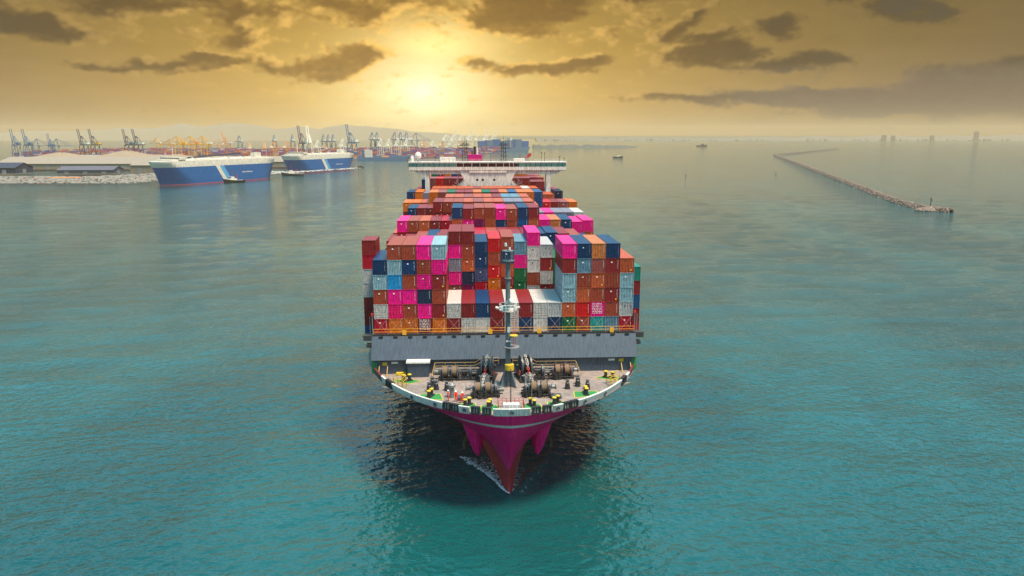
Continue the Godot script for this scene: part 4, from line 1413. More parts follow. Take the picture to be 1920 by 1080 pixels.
	for bi in order.length():
		var b := order[bi]
		var prev: Array = tops[order[bi - 1]] if bi > 0 else [38.4, 35.8, 38.4, 38.4, 38.4, 38.4, 28.1, 28.1, 28.1, 28.1, 28.1, 28.1, 28.1, 28.1, 38.4, 38.4, 38.4, 38.4, 35.8, 33.3]
		for c in 20:
			var top: float = tops[b][c]
			var n := int(round((top - 22.0) / CH))
			var known: String = cols[b].get(c, "")
			for k in n:
				var y := top - (k + 1) * CH
				var code := known[k] if k < known.length() else filler[rng.randi() % filler.length()]
				var over: float = prev[c] - (15.2 * 0.06 if bi < 7 else 0.0)
				var show_: bool = k == 0 and b != "C" or (b == "C" and k == 0 and c >= 12 and c <= 15) or y + CH > over + 0.35
				if b == "B": show_ = (c >= 6 and c <= 13 and y + CH > 27.0) or (k == 0)
				if b == "H" and k > 0 and c > 1: show_ = false
				if b in "JK": show_ = k < 2 and (c in [1, 2, 3, 4, 5, 6, 7, 12, 13, 14, 15]) or (b == "J" and k < 3 and c in [1, 2, 3, 4, 5, 6, 7, 13, 14, 15, 16])
				if n_boxes >= 330: show_ = false
				container(code, c, y, S[b], CL, names[b], n - 1 - k, show_)
	# bays further aft, seen only as a mass behind the house
	for b in 9:
		var s := 193.4 + b * 15.2 + (12.0 if b > 2 else 0.0)
		if s + CL > 352: break
		for c in 20:
			if c < 1 + b / 4 or c > 18 - b / 4: continue
			for k in 7: container(filler[rng.randi() % filler.length()], c, 22.9 + k * CH, s, CL, "", k, false)
	var mm := MultiMesh.new()
	mm.transform_format = MultiMesh.TRANSFORM_3D
	mm.use_colors = true
	var joined := ArrayMesh.new()
	for k in 3: joined.add_surface_from_arrays(Mesh.PRIMITIVE_TRIANGLES, BOX.plain[k].surface_get_arrays(0))
	mm.mesh = joined
	mm.instance_count = rest.size()
	for i in rest.size():
		mm.set_instance_transform(i, rest[i][0])
		mm.set_instance_color(i, rest[i][1])
	var mi := MultiMeshInstance3D.new()
	mi.name = "container_mass"
	mi.multimesh = mm
	var m := mat("box_mixed", 1, 1, 1, 0.48, 0.0, T.paint, 0.16)
	m.vertex_color_use_as_albedo = true
	mi.material_override = m
	add_child(mi)
	mi.set_meta("kind", "stuff")
	tag(mi, "mixed containers packed in the inner and after stacks of the ship", "container stack")
	print("boxes ", n_boxes, " rest ", rest.size())
	# hatch covers, coamings and lashing bridges under and between the bays
	for b in ["B", "C", "D", "E", "F", "G", "H", "J", "K"]:
		var s: float = S[b]
		var sh := Sh.new()
		sh.bbox(-24.9, 24.9, DECK, 21.4, -s - CL, -s)
		part(ship, "hatch_cover", sh, M.lashing_steel)
		if b in "BJK": continue
		var lb := Sh.new()
		for c in 21:
			var x: float = (c - 10) * 2.5
			lb.bbox(x - 0.12, x + 0.12, DECK, 31.5, -s + 1.2, -s + 1.6)
		for y in [23.5, 26.2, 28.9, 31.5]: lb.bbox(-25.0, 25.0, y - 0.1, y + 0.1, -s + 0.9, -s + 1.9)
		part(ship, "lashing_bridge", lb, M.lashing_steel)

# ---------------------------------------------------------------- harbour behind the ship
func crane_shapes(up: bool, tall := 1.0) -> Dictionary:
	# ship-to-shore gantry crane, boom towards +x, 18 m gauge, girder at 38 m
	var d := {}
	var h := 38.0 * tall
	var legs := []
	for x in [0.0, -18.0]:
		for z in [-8.0, 8.0]:
			var s := Sh.new()
			s.bar(Vector3(x, 0, z), Vector3(x, h, z * 0.85), 1.3)
			legs.append(s.mesh())
	d.leg = legs
	var p := Sh.new()
	for x in [0.0, -18.0]:
		p.bar(Vector3(x, 13, -8), Vector3(x, 13, 8), 1.2)
		p.bar(Vector3(x, 1.2, -9), Vector3(x, 1.2, 9), 1.4)
		p.bar(Vector3(x, h, -7), Vector3(x, h, 7), 1.3)
	for z in [-8.0, 8.0]:
		p.bar(Vector3(0, 13, z), Vector3(-18, 13, z), 1.2)
		p.bar(Vector3(0, 13.5, z), Vector3(-18, h - 1, z * 0.87), 0.9)
	d.portal = p.mesh()
	var g := Sh.new()
	for z in [-2.6, 2.6]: g.bar(Vector3(1, h + 1.5, z), Vector3(-34, h + 1.5, z), 1.5)
	for k in 6: g.bar(Vector3(-k * 6.0, h + 1.5, -2.6), Vector3(-k * 6.0, h + 1.5, 2.6), 0.7)
	d.girder = g.mesh()
	var e := Sh.new()
	var a := deg_to_rad(78.0) if up else 0.0
	var dir := Vector3(cos(a), sin(a), 0)
	var o := Vector3(1.5, h + 1.5, 0)
	for z in [-2.6, 2.6]: e.bar(o + Vector3(0, 0, z), o + Vector3(0, 0, z) + dir * 44, 1.3)
	for k in 8: e.bar(o + dir * (3 + k * 5.8) + Vector3(0, 0, -2.6), o + dir * (3 + k * 5.8) + Vector3(0, 0, 2.6), 0.7)
	d.boom = e.mesh()
	var f := Sh.new()
	var top := Vector3(-3, h + 25, 0)
	for z in [-5.0, 5.0]:
		f.bar(Vector3(0, h, z), top + Vector3(0, 0, z * 0.3), 1.0)
		f.bar(Vector3(-18, h + 2, z), top + Vector3(0, 0, z * 0.3), 0.7)
	f.bar(top + Vector3(0, 0, -2), top + Vector3(0, 0, 2), 1.2)
	d.apex_frame = f.mesh()
	var st := Sh.new()
	for z in [-1.6, 1.6]:
		st.bar(top + Vector3(0, 0, z), o + dir * (26 if not up else 20) + Vector3(0, 0, z), 0.4)
		if not up: st.bar(top + Vector3(0, 0, z), o + dir * 42 + Vector3(0, 0, z), 0.4)
		st.bar(top + Vector3(0, 0, z), Vector3(-32, h + 2, z), 0.4)
	d.stay = st.mesh()
	var mh := Sh.new()
	mh.bbox(-29, -16, h + 2.6, h + 8.0, -3.6, 3.6)
	d.machinery_house = mh.mesh()
	var cb := Sh.new()
	cb.bbox(2.5, 5.5, h - 3, h + 0.4, -1.5, 1.5)
	d.cab = cb.mesh()
	return d

var CR := {}
func crane(px: float, dist: float, kind: String, turn: float, paint: String, house: String, label: String, size := 1.0) -> void:
	var x := (px - 960.0) / 1450.0 * dist * 0.987
	var o := thing("gantry_crane", label, "crane", Transform3D(Basis(Vector3.UP, turn).scaled(Vector3.ONE * size), Vector3(x, 2.5, -dist)), "cranes along the harbour quays")
	var d: Dictionary = CR[kind]
	for q in d.leg: part(o, "leg", q, M[paint])
	for k in ["portal", "boom", "apex_frame", "stay"]: part(o, k, d[k], M[paint])
	var girder := part(o, "girder", d.girder, M[paint])
	part(girder, "machinery_house", d.machinery_house, M[house])
	part(girder, "cab", d.cab, M[house])

func land(called: String, pts: Array, y0: float, y1: float, m: Material) -> void:
	var poly := PackedVector2Array()
	for q in pts: poly.append(Vector2(q[0], -q[1]))
	var sh := Sh.new()
	sh.prism(poly, y0, y1, Transform3D(Basis(Vector3.RIGHT, Vector3(0, 0, -1), Vector3.UP), Vector3.ZERO))
	setting(called, sh, m)

func warehouse(label: String, cx: float, dist: float, w: float, l: float, eave: float, ridge: float, turn: float, wall: String, roof: String) -> void:
	var o := thing("warehouse", label, "warehouse", Transform3D(Basis(Vector3.UP, turn), Vector3(cx, 2.5, -dist)), "warehouses on the quay")
	var a := Sh.new()
	a.prism(PackedVector2Array([Vector2(-w / 2, 0), Vector2(w / 2, 0), Vector2(w / 2, eave), Vector2(0, ridge - 0.3), Vector2(-w / 2, eave)]), -l / 2, l / 2)
	var body := part(o, "wall", a, M[wall])
	for sd in [-1.0, 1.0]:
		var r := Sh.new()
		r.prism(PackedVector2Array([Vector2(sd * (w / 2 + 1.0), eave - 0.2), Vector2(sd * (w / 2 + 1.0), eave + 0.3), Vector2(0.0, ridge + 0.3), Vector2(0.0, ridge - 0.2)]), -l / 2 - 1, l / 2 + 1)
		part(o, "roof_slope", r, M[roof])
	var n := maxi(2, int(l / 25.0))
	for k in n:
		var z := -l / 2 + (k + 0.5) * l / n
		for sd in [-1.0, 1.0]:
			var dr := Sh.new()
			dr.box(Vector3(sd * (w / 2 + 0.08), eave * 0.36, z), Vector3(0.2, eave * 0.7, 6.0))
			part(body, "door", dr, M.shed_door)
	for sd in [-1.0, 1.0]:
		var dr := Sh.new()
		dr.box(Vector3(0, eave * 0.36, sd * (l / 2 + 0.08)), Vector3(8.0, eave * 0.7, 0.2))
		part(body, "door", dr, M.shed_door)

func car_carrier(label: String, bow: Vector3, stern: Vector3) -> void:
	var dir := stern - bow
	var L := dir.length()
	var o := thing("car_carrier", label, "ship", Transform3D(Basis.looking_at(dir.normalized(), Vector3.UP), bow), "car carriers moored at the quay")
	# local: bow at origin, aft towards -z, x to the side
	var hb := func(s: float, y: float) -> float:
		var u := clampf(y / 26.0, 0, 1)
		var st := lerpf(7.0, -2.0, pow(u, 0.8))
		if y < 2.0: st = 6.0
		var t := clampf((s - st) / lerpf(46.0, 17.0, u), 0, 1)
		var aft := clampf((s - L * 0.86) / (L * 0.14), 0, 1)
		return 16.0 * pow(1.0 - pow(1.0 - t, 2.0), lerpf(0.9, 0.55, u)) * (1.0 - aft * aft * lerpf(0.75, 0.08, u))
	var st_ := func(y: float) -> float:
		return 6.0 if y < 2.0 else lerpf(7.0, -2.0, pow(clampf(y / 26.0, 0, 1), 0.8))
	var shell := func(y0: float, y1: float, rows: int, off := 0.0, s0 := -99.0, s1 := 999.0, lean := 0.0, only := 0.0) -> Sh:
		var sh := Sh.new()
		for side in [-1.0, 1.0]:
			if only != 0.0 and side != only: continue
			var pts := []
			for i in 41:
				var w := i / 40.0
				var row := []
				for j in rows + 1:
					var y := lerpf(y0, y1, float(j) / rows)
					var a: float = maxf(st_.call(y), s0 + lean * (1.0 - float(j) / rows)) if s0 > -50 else st_.call(y)
					var b: float = minf(L, s1 + lean * (1.0 - float(j) / rows))
					var s := lerpf(a, b, w if s0 > -50 else w * w)
					row.append(Vector3(side * (hb.call(s, y) + off), y, -s))
				pts.append(row)
			sh.grid(pts, side > 0)
		return sh
	part(o, "boot_top", shell.call(-1.5, 0.45, 3), M.carrier_red)
	part(o, "hull", shell.call(0.45, 20.5, 12), M.carrier_blue)
	part(o, "upper_hull", shell.call(20.5, 27.5, 5), M.carrier_white)
	for side in [-1.0, 1.0]:
		part(o, "white_band", shell.call(1.4, 20.5, 8, 0.08, L * 0.42, L * 0.42 + 6.5, 13.0, side), M.carrier_white)
		part(o, "pale_band", shell.call(1.4, 20.5, 8, 0.08, L * 0.42 + 6.6, L * 0.42 + 13.5, 13.0, side), M.carrier_pale)
	var tr := Sh.new()
	tr.quad(Vector3(-hb.call(L, 27.5), 27.5, -L), Vector3(hb.call(L, 27.5), 27.5, -L), Vector3(hb.call(L, 1.0), -1.0, -L), Vector3(-hb.call(L, 1.0), -1.0, -L))
	part(o, "transom", tr, M.carrier_blue)
	var dk := Sh.new()
	for i in 40:
		var a := lerpf(-1.9, L, pow(i / 40.0, 2.0))
		var b := lerpf(-1.9, L, pow((i + 1) / 40.0, 2.0))
		dk.quad(Vector3(-hb.call(a, 27.5), 27.5, -a), Vector3(hb.call(a, 27.5), 27.5, -a), Vector3(hb.call(b, 27.5), 27.5, -b), Vector3(-hb.call(b, 27.5), 27.5, -b))
	part(o, "weather_deck", dk, M.carrier_deck)
	var pw := Sh.new()
	pw.bbox(-13.5, 13.5, 27.5, 29.0, -L + 10, -14)
	part(o, "upper_house", pw, M.carrier_white)
	pw = Sh.new()
	pw.bbox(-15.5, 15.5, 29.0, 32.0, -34, -24)
	var wheelhouse := part(o, "wheelhouse", pw, M.carrier_white)
	for k in 10:
		var w := Sh.new()
		w.bbox(-14.6 + k * 2.95, -12.0 + k * 2.95, 30.3, 31.4, -24.0, -23.94)
		part(wheelhouse, "window", w, M.window_dark)
	pw = Sh.new()
	pw.bbox(4, 11, 29.0, 35.0, -L + 34, -L + 22)
	part(o, "funnel", pw, M.carrier_white)
	for k in 9:
		var v := Sh.new()
		var s := 40.0 + k * (L - 80.0) / 8.0
		v.bbox(9.0 if k % 2 else -11.5, 11.0 if k % 2 else -9.0, 29.0, 30.6, -s - 2, -s)
		part(o, "vent_house", v, M.carrier_deck if k % 3 else M.carrier_white)
	var ms := Sh.new()
	ms.bar(Vector3(0, 32, -29), Vector3(0, 43, -29), 0.6)
	ms.bar(Vector3(-3, 39, -29), Vector3(3, 39, -29), 0.35)
	part(o, "mast", ms, M.carrier_white)
	ms = Sh.new()
	for k in 9: ms.box(Vector3(hb.call(L * 0.66 + k * 2.2, 11.0) + 0.1, 11.0, -L * 0.66 - k * 2.2), Vector3(0.1, 1.5, 1.3 if k % 3 else 0.7))
	part(o, "name_lettering", ms, M.carrier_white).set_meta("kind", "stuff")

func small_boat(called: String, label: String, x: float, dist: float, turn: float, L: float, hull: String, house: String, mast := true) -> void:
	var o := thing(called, label, "boat", Transform3D(Basis(Vector3.UP, turn), Vector3(x, 0, -dist)))
	var W := L * 0.15
	var H := L * 0.09
	var pts := []
	for side in [-1.0, 1.0]:
		var g := []
		for i in 17:
			var t := i / 16.0
			var row := []
			for j in 5:
				var v := j / 4.0
				var w := W * pow(sin(PI * clampf(0.06 + t * 0.62, 0, 1) ), 0.6) * lerpf(0.6, 1.0, v)
				if i == 0: w = 0.02
				row.append(Vector3(side * w, lerpf(-0.6, H * (1.0 + 0.9 * pow(1 - t, 3)), v), lerpf(L * (0.44 + 0.06 * v), -L * 0.5, t)))
			g.append(row)
		pts.append(g)
	var sh := Sh.new()
	sh.grid(pts[0], false)
	sh.grid(pts[1], true)
	part(o, "hull", sh, M[hull])
	var dk := Sh.new()
	for i in 16:
		var a: Vector3 = pts[0][i][4]
		var b: Vector3 = pts[0][i + 1][4]
		dk.quad(a + Vector3(0, -0.2, 0), Vector3(-a.x, a.y - 0.2, a.z), Vector3(-b.x, b.y - 0.2, b.z), b + Vector3(0, -0.2, 0))
	dk.bbox(-W * 0.6, W * 0.6, -0.5, H * 0.98, -L * 0.5, -L * 0.495)
	part(o, "deck", dk, M.carrier_deck)
	var hs := Sh.new()
	hs.bbox(-W * 0.6, W * 0.6, H * 0.8, H * 0.8 + L * 0.09, -L * 0.12, L * 0.2)
	hs.bbox(-W * 0.45, W * 0.45, H * 0.8 + L * 0.09, H * 0.8 + L * 0.17, -L * 0.02, L * 0.14)
	var cabin := part(o, "deckhouse", hs, M[house])
	var wd := Sh.new()
	wd.bbox(-W * 0.42, W * 0.42, H * 0.8 + L * 0.115, H * 0.8 + L * 0.15, L * 0.14, L * 0.14 + 0.05)
	part(cabin, "window", wd, M.window_dark)
	if mast:
		var ms := Sh.new()
		ms.bar(Vector3(0, H + L * 0.15, L * 0.04), Vector3(0, H + L * 0.42, L * 0.04), L * 0.012)
		ms.bar(Vector3(-W * 0.4, H + L * 0.33, L * 0.04), Vector3(W * 0.4, H + L * 0.33, L * 0.04), L * 0.01)
		ms.bar(Vector3(0, H + L * 0.1, -L * 0.2), Vector3(0, H + L * 0.22, -L * 0.2), L * 0.035)
		part(o, "mast", ms, M.carrier_red if called == "tug_boat" else M.soot)

func car_mesh() -> ArrayMesh:
	var s := Sh.new()
	s.prism(PackedVector2Array([Vector2(-2.2, 0.25), Vector2(2.2, 0.25), Vector2(2.2, 0.85), Vector2(1.2, 0.95), Vector2(0.6, 1.5), Vector2(-1.5, 1.5), Vector2(-2.1, 0.95)]), -0.88, 0.88, Transform3D(Basis(Vector3.UP, PI / 2), Vector3.ZERO))
	return s.mesh()

func scatter(called: String, label: String, category: String, me: Mesh, xs: Array, m: Material) -> void:
	var mm := MultiMesh.new()
	mm.transform_format = MultiMesh.TRANSFORM_3D
	mm.use_colors = true
	mm.mesh = me
	mm.instance_count = xs.size()
	for i in xs.size():
		mm.set_instance_transform(i, xs[i][0])
		mm.set_instance_color(i, xs[i][1])
	var mi := MultiMeshInstance3D.new()
	mi.name = called
	mi.multimesh = mm
	m.set("vertex_color_use_as_albedo", true)
	mi.material_override = m
	add_child(mi)
	mi.set_meta("kind", "stuff")
	tag(mi, label, category)

func make_port() -> void:
	mat("quay_concrete", 0.23, 0.18, 0.14, 0.85, 0.0, T.stone, 0.02)
	mat("crane_blue", 0.06, 0.13, 0.22, 0.5); mat("crane_dark", 0.05, 0.045, 0.075, 0.5); mat("crane_yellow", 0.75, 0.36, 0.02, 0.5)
	mat("crane_white", 0.74, 0.68, 0.56, 0.5); mat("crane_orange", 0.72, 0.28, 0.08, 0.5)
	mat("shed_white", 0.38, 0.30, 0.22, 0.7, 0.0, T.stone, 0.03); mat("shed_roof", 0.38, 0.30, 0.22, 0.6, 0.0, T.stone, 0.03); mat("shed_navy", 0.012, 0.022, 0.05, 0.9); mat("shed_blue", 0.07, 0.07, 0.095, 0.9); mat("shed_door", 0.20, 0.19, 0.19, 0.6)
	mat("carrier_blue", 0.012, 0.12, 0.36, 0.4, 0.0, T.hull, 0.03); mat("carrier_white", 0.80, 0.74, 0.62, 0.45, 0.0, T.hull, 0.03); mat("carrier_red", 0.42, 0.03, 0.04, 0.5); mat("carrier_pale", 0.08, 0.28, 0.50, 0.45); mat("carrier_deck", 0.50, 0.46, 0.40, 0.7)
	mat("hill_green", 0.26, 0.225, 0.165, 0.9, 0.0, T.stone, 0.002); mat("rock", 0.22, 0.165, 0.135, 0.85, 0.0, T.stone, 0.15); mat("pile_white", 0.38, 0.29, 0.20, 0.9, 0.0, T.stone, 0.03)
	var outline := [[-3200, 885], [-440, 893], [-428, 905], [-305, 1330], [-360, 1760], [-240, 1850], [-160, 1990], [-40, 2500], [-60, 2760], [70, 2860], [80, 3100], [-200, 5200], [-6500, 5200]]
	land("quay", outline, -3.0, 2.5, M.quay_concrete)
	# cars parked in rows on the near quay
	var r := RandomNumberGenerator.new()
	r.seed = 31
	var cars := []
	for i in 34:
		var d := 900.0 + i * 7.2 + (9.0 if i % 4 > 1 else 0.0) + int(i / 8.0) * 9.0
		var x := -900.0
		var edge := -436.0 + (d - 893.0) * 0.289 - 10.0
		while x < edge:
			x += 2.6
			if r.randf() < 0.12 or sin(x * 0.05 + i * 0.3) > 0.97: x += 5.0
			if i > 17 and x < -560 + (i - 18) * 4: continue
			var tone: float = [0.31, 0.29, 0.27, 0.25, 0.23, 0.19, 0.07][r.randi() % 7]
			var col := Color(tone, tone * 0.88, tone * 0.74)
			if r.randf() < 0.015: col = Color(0.3, 0.06, 0.05)
			if i in [13, 14] and x > -600 and x < -560: col = Color(0.55, 0.2, 0.05)
			cars.append([Transform3D(Basis(Vector3.UP, r.randf_range(-0.03, 0.03)), Vector3(x, 2.5, -d)), col])
	for i in 16:   # and on the pier between the two carriers
		for k in 20:
			var tone: float = [0.4, 0.35, 0.25, 0.06][r.randi() % 4]
			cars.append([Transform3D(Basis(Vector3.UP, 0.4), Vector3(-352 + i * 5.2 - k * 2.8 + 18, 2.5, -1120 - i * 13.0 - k * 1.2)), Color(tone, tone, tone * 0.95)])
	scatter("parked_cars", "hundreds of export cars parked in rows on the quay", "cars", car_mesh(), cars, mat("car_paint", 1, 1, 1, 0.35))
	# warehouses and covered stockpiles
	warehouse("dark navy roofed shed at the frame edge above the car park", -775, 1165, 44, 96, 8, 15, PI / 2, "shed_navy", "shed_navy")
	warehouse("long low shed with slate blue walls beside the navy shed", -625, 1160, 40, 78, 5, 10, PI / 2 + 0.1, "shed_blue", "shed_blue")
	warehouse("small cream shed with square end standing behind the car rows", -527, 1150, 26, 56, 12, 15, PI / 2 - 0.05, "shed_white", "shed_roof")
	warehouse("cream gabled shed nearest the bow of the first car carrier", -490, 1200, 36, 60, 11, 18, 0.3, "shed_white", "shed_roof")
	warehouse("wide pale roofed warehouse stretching behind the slate blue shed", -700, 1330, 90, 300, 9, 19, PI / 2, "shed_white", "shed_roof")
	warehouse("long flat white transit shed behind the first car carrier's bow", -470, 1420, 60, 150, 9, 13, PI / 2, "shed_white", "shed_roof")
	warehouse("long white shed in front of the yellow cranes", -560, 1580, 60, 330, 9, 14, PI / 2, "shed_blue", "shed_roof")
	warehouse("pale shed below the dark raised crane booms", -820, 1650, 60, 200, 9, 15, PI / 2, "shed_white", "shed_roof")
	for q in [[-850.0, 1480.0, 95.0, 24.0, "low cream stockpile mound beside the navy shed"], [-735.0, 1500.0, 95.0, 27.0, "broad cream stockpile mound with a conveyor at its foot"], [-650.0, 1520.0, 70.0, 20.0, "small cream stockpile mound next to the long shed"]]:
		var g := []
		for i in 13:
			var row := []
			for j in 33:
				var a := TAU * j / 32
				var t := i / 12.0
				var rad: float = q[2] * (1 - t) * (1.0 + 0.10 * sin(a * 3 + q[0]) + 0.05 * sin(a * 7))
				row.append(Vector3(cos(a) * rad * 1.15, q[3] * (t * 0.75 + 0.25 * sin(t * PI / 2)) * (1 + 0.04 * sin(a * 5)), sin(a) * rad * 0.8))
			g.append(row)
		var sh := Sh.new()
		sh.grid(g, false)
		single("stockpile", sh, M.pile_white, q[4], "stockpile", Transform3D(Basis(), Vector3(q[0], 2.5, -q[1])), "stockpiles on the quay")
	var cv := thing("conveyor", "long thin conveyor sloping up from the stockpile to the quay sheds", "conveyor", Transform3D(Basis(), Vector3(-610, 2.5, -1440)))
	var sh := Sh.new()
	sh.bar(Vector3(-60, 8, 0), Vector3(90, 22, -60), 3.0)
	part(cv, "gallery", sh, M.crane_dark)
	for k in 4:
		sh = Sh.new()
		var p := Vector3(-60, 8, 0).lerp(Vector3(90, 22, -60), k / 3.0)
		sh.bar(Vector3(p.x, 0, p.z), p, 1.2)
		part(cv, "trestle", sh, M.crane_dark)
	# container yards
	var yard := []
	var hues := [Color(0.42, 0.07, 0.05), Color(0.48, 0.14, 0.05), Color(0.07, 0.08, 0.24), Color(0.22, 0.07, 0.20), Color(0.40, 0.16, 0.08), Color(0.45, 0.40, 0.38), Color(0.30, 0.05, 0.15), Color(0.05, 0.12, 0.26)]
	for blk in [[-1250, -470, 1960, 2500, 5], [-460, -250, 1930, 2500, 6], [-240, -110, 2080, 2560, 5], [-110, -60, 2560, 2800, 5]]:
		var d: float = blk[2]
		var row := 0
		while d < blk[3]:
			var x: float = blk[0]
			while x < blk[1]:
				x += 12.6
				if r.randf() < 0.1: x += 16.0
				var n := r.randi_range(2, blk[4] + 2)
				for k in n:
					yard.append([Transform3D(Basis(Vector3.UP, PI / 2), Vector3(x, 2.5 + k * CH, -d)), hues[r.randi() % hues.size()] * r.randf_range(0.7, 1.3)])
			d += 2.6 if row % 3 else 34.0
			row += 1
	var bx := Sh.new()
	bx.bbox(-CW / 2, CW / 2, 0, CH - 0.06, -CL / 2, CL / 2)
	scatter("container_yard", "far rows of stacked containers in the terminal yard", "container yard", bx.mesh(), yard, mat("yard_paint", 1, 1, 1, 0.6))
	print("cars ", cars.size(), " yard ", yard.size())
	# cranes
	CR.up = crane_shapes(true)
	CR.down = crane_shapes(false)
	CR.high = crane_shapes(false, 1.15)
	var side := PI / 2 + 0.5
	crane(30, 1890, "up", 2.6, "crane_blue", "crane_blue", "blue crane with raised boom nearest the picture's edge", 0.85)
	crane(52, 1890, "up", 2.6, "crane_blue", "crane_blue", "blue crane with raised boom, second along the old quay", 0.85)
	crane(97, 2050, "up", 2.6, "crane_blue", "crane_blue", "small blue crane with raised boom, third along the old quay", 0.72)
	crane(75, 2000, "down", 0.3, "crane_blue", "crane_blue", "blue portal crane with level jib between two raised booms", 0.75)
	crane(112, 2000, "down", 0.3, "crane_blue", "crane_blue", "blue portal crane with level jib past the third raised boom", 0.75)
	crane(156, 1890, "up", 2.7, "crane_dark", "crane_white", "dark crane with raised boom, first of the pair over the stockpiles", 0.85)
	crane(177, 1890, "up", 2.7, "crane_dark", "crane_yellow", "dark crane with raised boom, second of the pair over the stockpiles", 0.85)
	crane(240, 1890, "up", 2.7, "crane_dark", "crane_blue", "dark violet crane with raised boom, first of the pair by the sheds", 0.85)
	crane(258, 1890, "up", 2.7, "crane_dark", "crane_white", "dark violet crane with raised boom, second of the pair by the sheds", 0.85)
	crane(333, 1920, "down", PI - 0.15, "crane_yellow", "crane_yellow", "yellow gantry crane, the one whose level jib reaches farthest out", 0.86)
	crane(358, 1920, "down", PI - 0.15, "crane_yellow", "crane_orange", "middle one of the three yellow gantry cranes", 0.86)
	crane(381, 1920, "down", PI - 0.15, "crane_yellow", "crane_white", "yellow gantry crane closest to the first car carrier's stern", 0.86)
	crane(424, 2300, "up", 2.9, "crane_orange", "crane_white", "faint orange crane with thin raised boom above the first carrier", 0.8)
	crane(451, 2500, "high", 2.2, "crane_blue", "crane_white", "faint blue crane far behind the first carrier's stern", 0.8)
	crane(470, 1900, "down", 1.9, "crane_orange", "crane_white", "orange legged gantry crane over the first carrier's stern", 0.62)
	crane(497, 1900, "down", 1.9, "crane_orange", "crane_orange", "orange legged gantry crane just past the first carrier's stern", 0.62)
	crane(517, 1880, "down", 1.2, "crane_orange", "crane_white", "orange gantry crane standing in the gap between the carriers", 0.66)
	crane(541, 1880, "down", 1.2, "crane_orange", "crane_white", "orange gantry crane at the second carrier's bow", 0.66)
	crane(516, 2500, "high", 2.0, "crane_blue", "crane_white", "faint blue crane far behind the gap between the carriers", 0.85)
	crane(550, 2500, "high", 2.0, "crane_blue", "crane_white", "faint blue crane far behind the second carrier's bow", 0.85)
	crane(566, 1900, "up", 2.4, "crane_dark", "crane_white", "dark lattice crane with raised boom above the second carrier", 0.95)
	crane(580, 1880, "up", 2.0, "crane_white", "crane_white", "white crane with raised red striped boom above the second carrier", 0.95)
	crane(598, 1860, "down", 1.4, "crane_white", "crane_white", "white gantry crane over the middle of the second carrier", 0.7)
	for k in 3: crane(608 + k * 9.0, 2500, "high", 2.0, "crane_blue", "crane_white", ["first", "second", "third"][k] + " of three faint blue cranes behind the second carrier", 0.85)
	crane(645, 1850, "down", 1.4, "crane_white", "crane_white", "white gantry crane over the second carrier's stern", 0.76)
	crane(657, 1870, "up", 2.4, "crane_blue", "crane_white", "white and blue crane with tall raised boom past the second carrier", 0.98)
	for k in 2: crane(699 + k * 9.0, 2450, "high", 2.0, "crane_blue", "crane_white", ["first", "second"][k] + " of two blue cranes behind the low cargo ship", 0.95)
	for k in 2: crane(716 + k * 15.0, 1950, "down", 1.35, "crane_white", "crane_white", ["first", "second"][k] + " white gantry crane working the low cargo ship", 0.74)
	for k in 2: crane(748 + k * 16.0, 1960, "down", 1.35, "crane_white", "crane_white", ["first", "second"][k] + " white gantry crane beside the low cargo ship's bow", 0.76)
	for k in 3: crane(741 + k * 11.0, 2450, "high", 2.0, "crane_blue", "crane_white", ["first", "second", "third"][k] + " of three tall blue cranes behind the white gantries", 0.95)
	crane(783, 2400, "high", 0.3, "crane_blue", "crane_white", "blue crane whose level jib reaches over the water", 0.92)
	for k in 7:
		crane(838 + k * 15.0, 2950 + k * 20.0, "up" if k in [1, 3, 5, 6] else "down", 0.9, "crane_white", "crane_white", ["first", "second", "third", "fourth", "fifth", "sixth", "seventh"][k] + " pale crane in the hazy row behind the ship's bridge", 0.95)
	for k in 6:
		crane(296.0 + k * 23.0, 2350 + 30.0 * (k % 3), "down" if k % 2 else "high", 2.6 + 0.2 * k, "crane_orange" if k % 2 else "crane_yellow", "crane_white", ["first", "second", "third", "fourth", "fifth", "sixth"][k] + " hazy orange crane in the yard behind the yellow gantries", 0.7)
	for k in 5:
		crane(560.0 + k * 26.0, 2150, "down", 1.7 + 0.1 * k, "crane_orange", "crane_white", ["first", "second", "third", "fourth", "fifth"][k] + " hazy yard crane behind the farther car carrier", 0.5)
	for k in 5:
		crane(796.0 + k * 17.0, 2450 + k * 40.0, "down", 1.0, "crane_white" if k % 2 else "crane_orange", "crane_white", ["first", "second", "third", "fourth", "fifth"][k] + " pale crane left of the hazy container ship", 0.62)
	# vessels in the harbour
	car_carrier("blue and white car carrier, the nearer one with tugs at its side", Vector3(-413, 0, -902), Vector3(-338, 0, -1076))
	car_carrier("blue and white car carrier, the farther one moored ahead", Vector3(-344, 0, -1192), Vector3(-283, 0, -1342))
	small_boat("tug_boat", "harbour tug with red mast alongside the nearer car carrier", -345, 965, -0.6, 30, "soot", "carrier_white")
	small_boat("tug_boat", "dark tug waiting between the two car carriers", -318, 1130, -1.3, 32, "crane_dark", "carrier_white")
	small_boat("launch", "small launch off the farther car carrier's stern", -278, 1440, -1.2, 12, "soot", "crane_dark", false)
	small_boat("fishing_boat", "dark fishing boat alone on the water right of the flag", 281, 2080, 1.5, 28, "crane_dark", "carrier_white")
	small_boat("barge", "long dark barge far out near the horizon", 1050, 4350, 1.5, 62, "crane_dark", "crane_dark", false)
	var cg := thing("cargo_ship", "low dark blue cargo ship with white deckhouse berthed under the white cranes", "ship", Transform3D(Basis(Vector3.UP, 0.0), Vector3(-300, 0, -1830)))
	sh = Sh.new()
	sh.prism(PackedVector2Array([Vector2(-58, -2), Vector2(52, -2), Vector2(62, 9), Vector2(62, 12), Vector2(50, 11), Vector2(46, 8), Vector2(-60, 8)]), -9, 9)
	part(cg, "hull", sh, M.crane_blue)
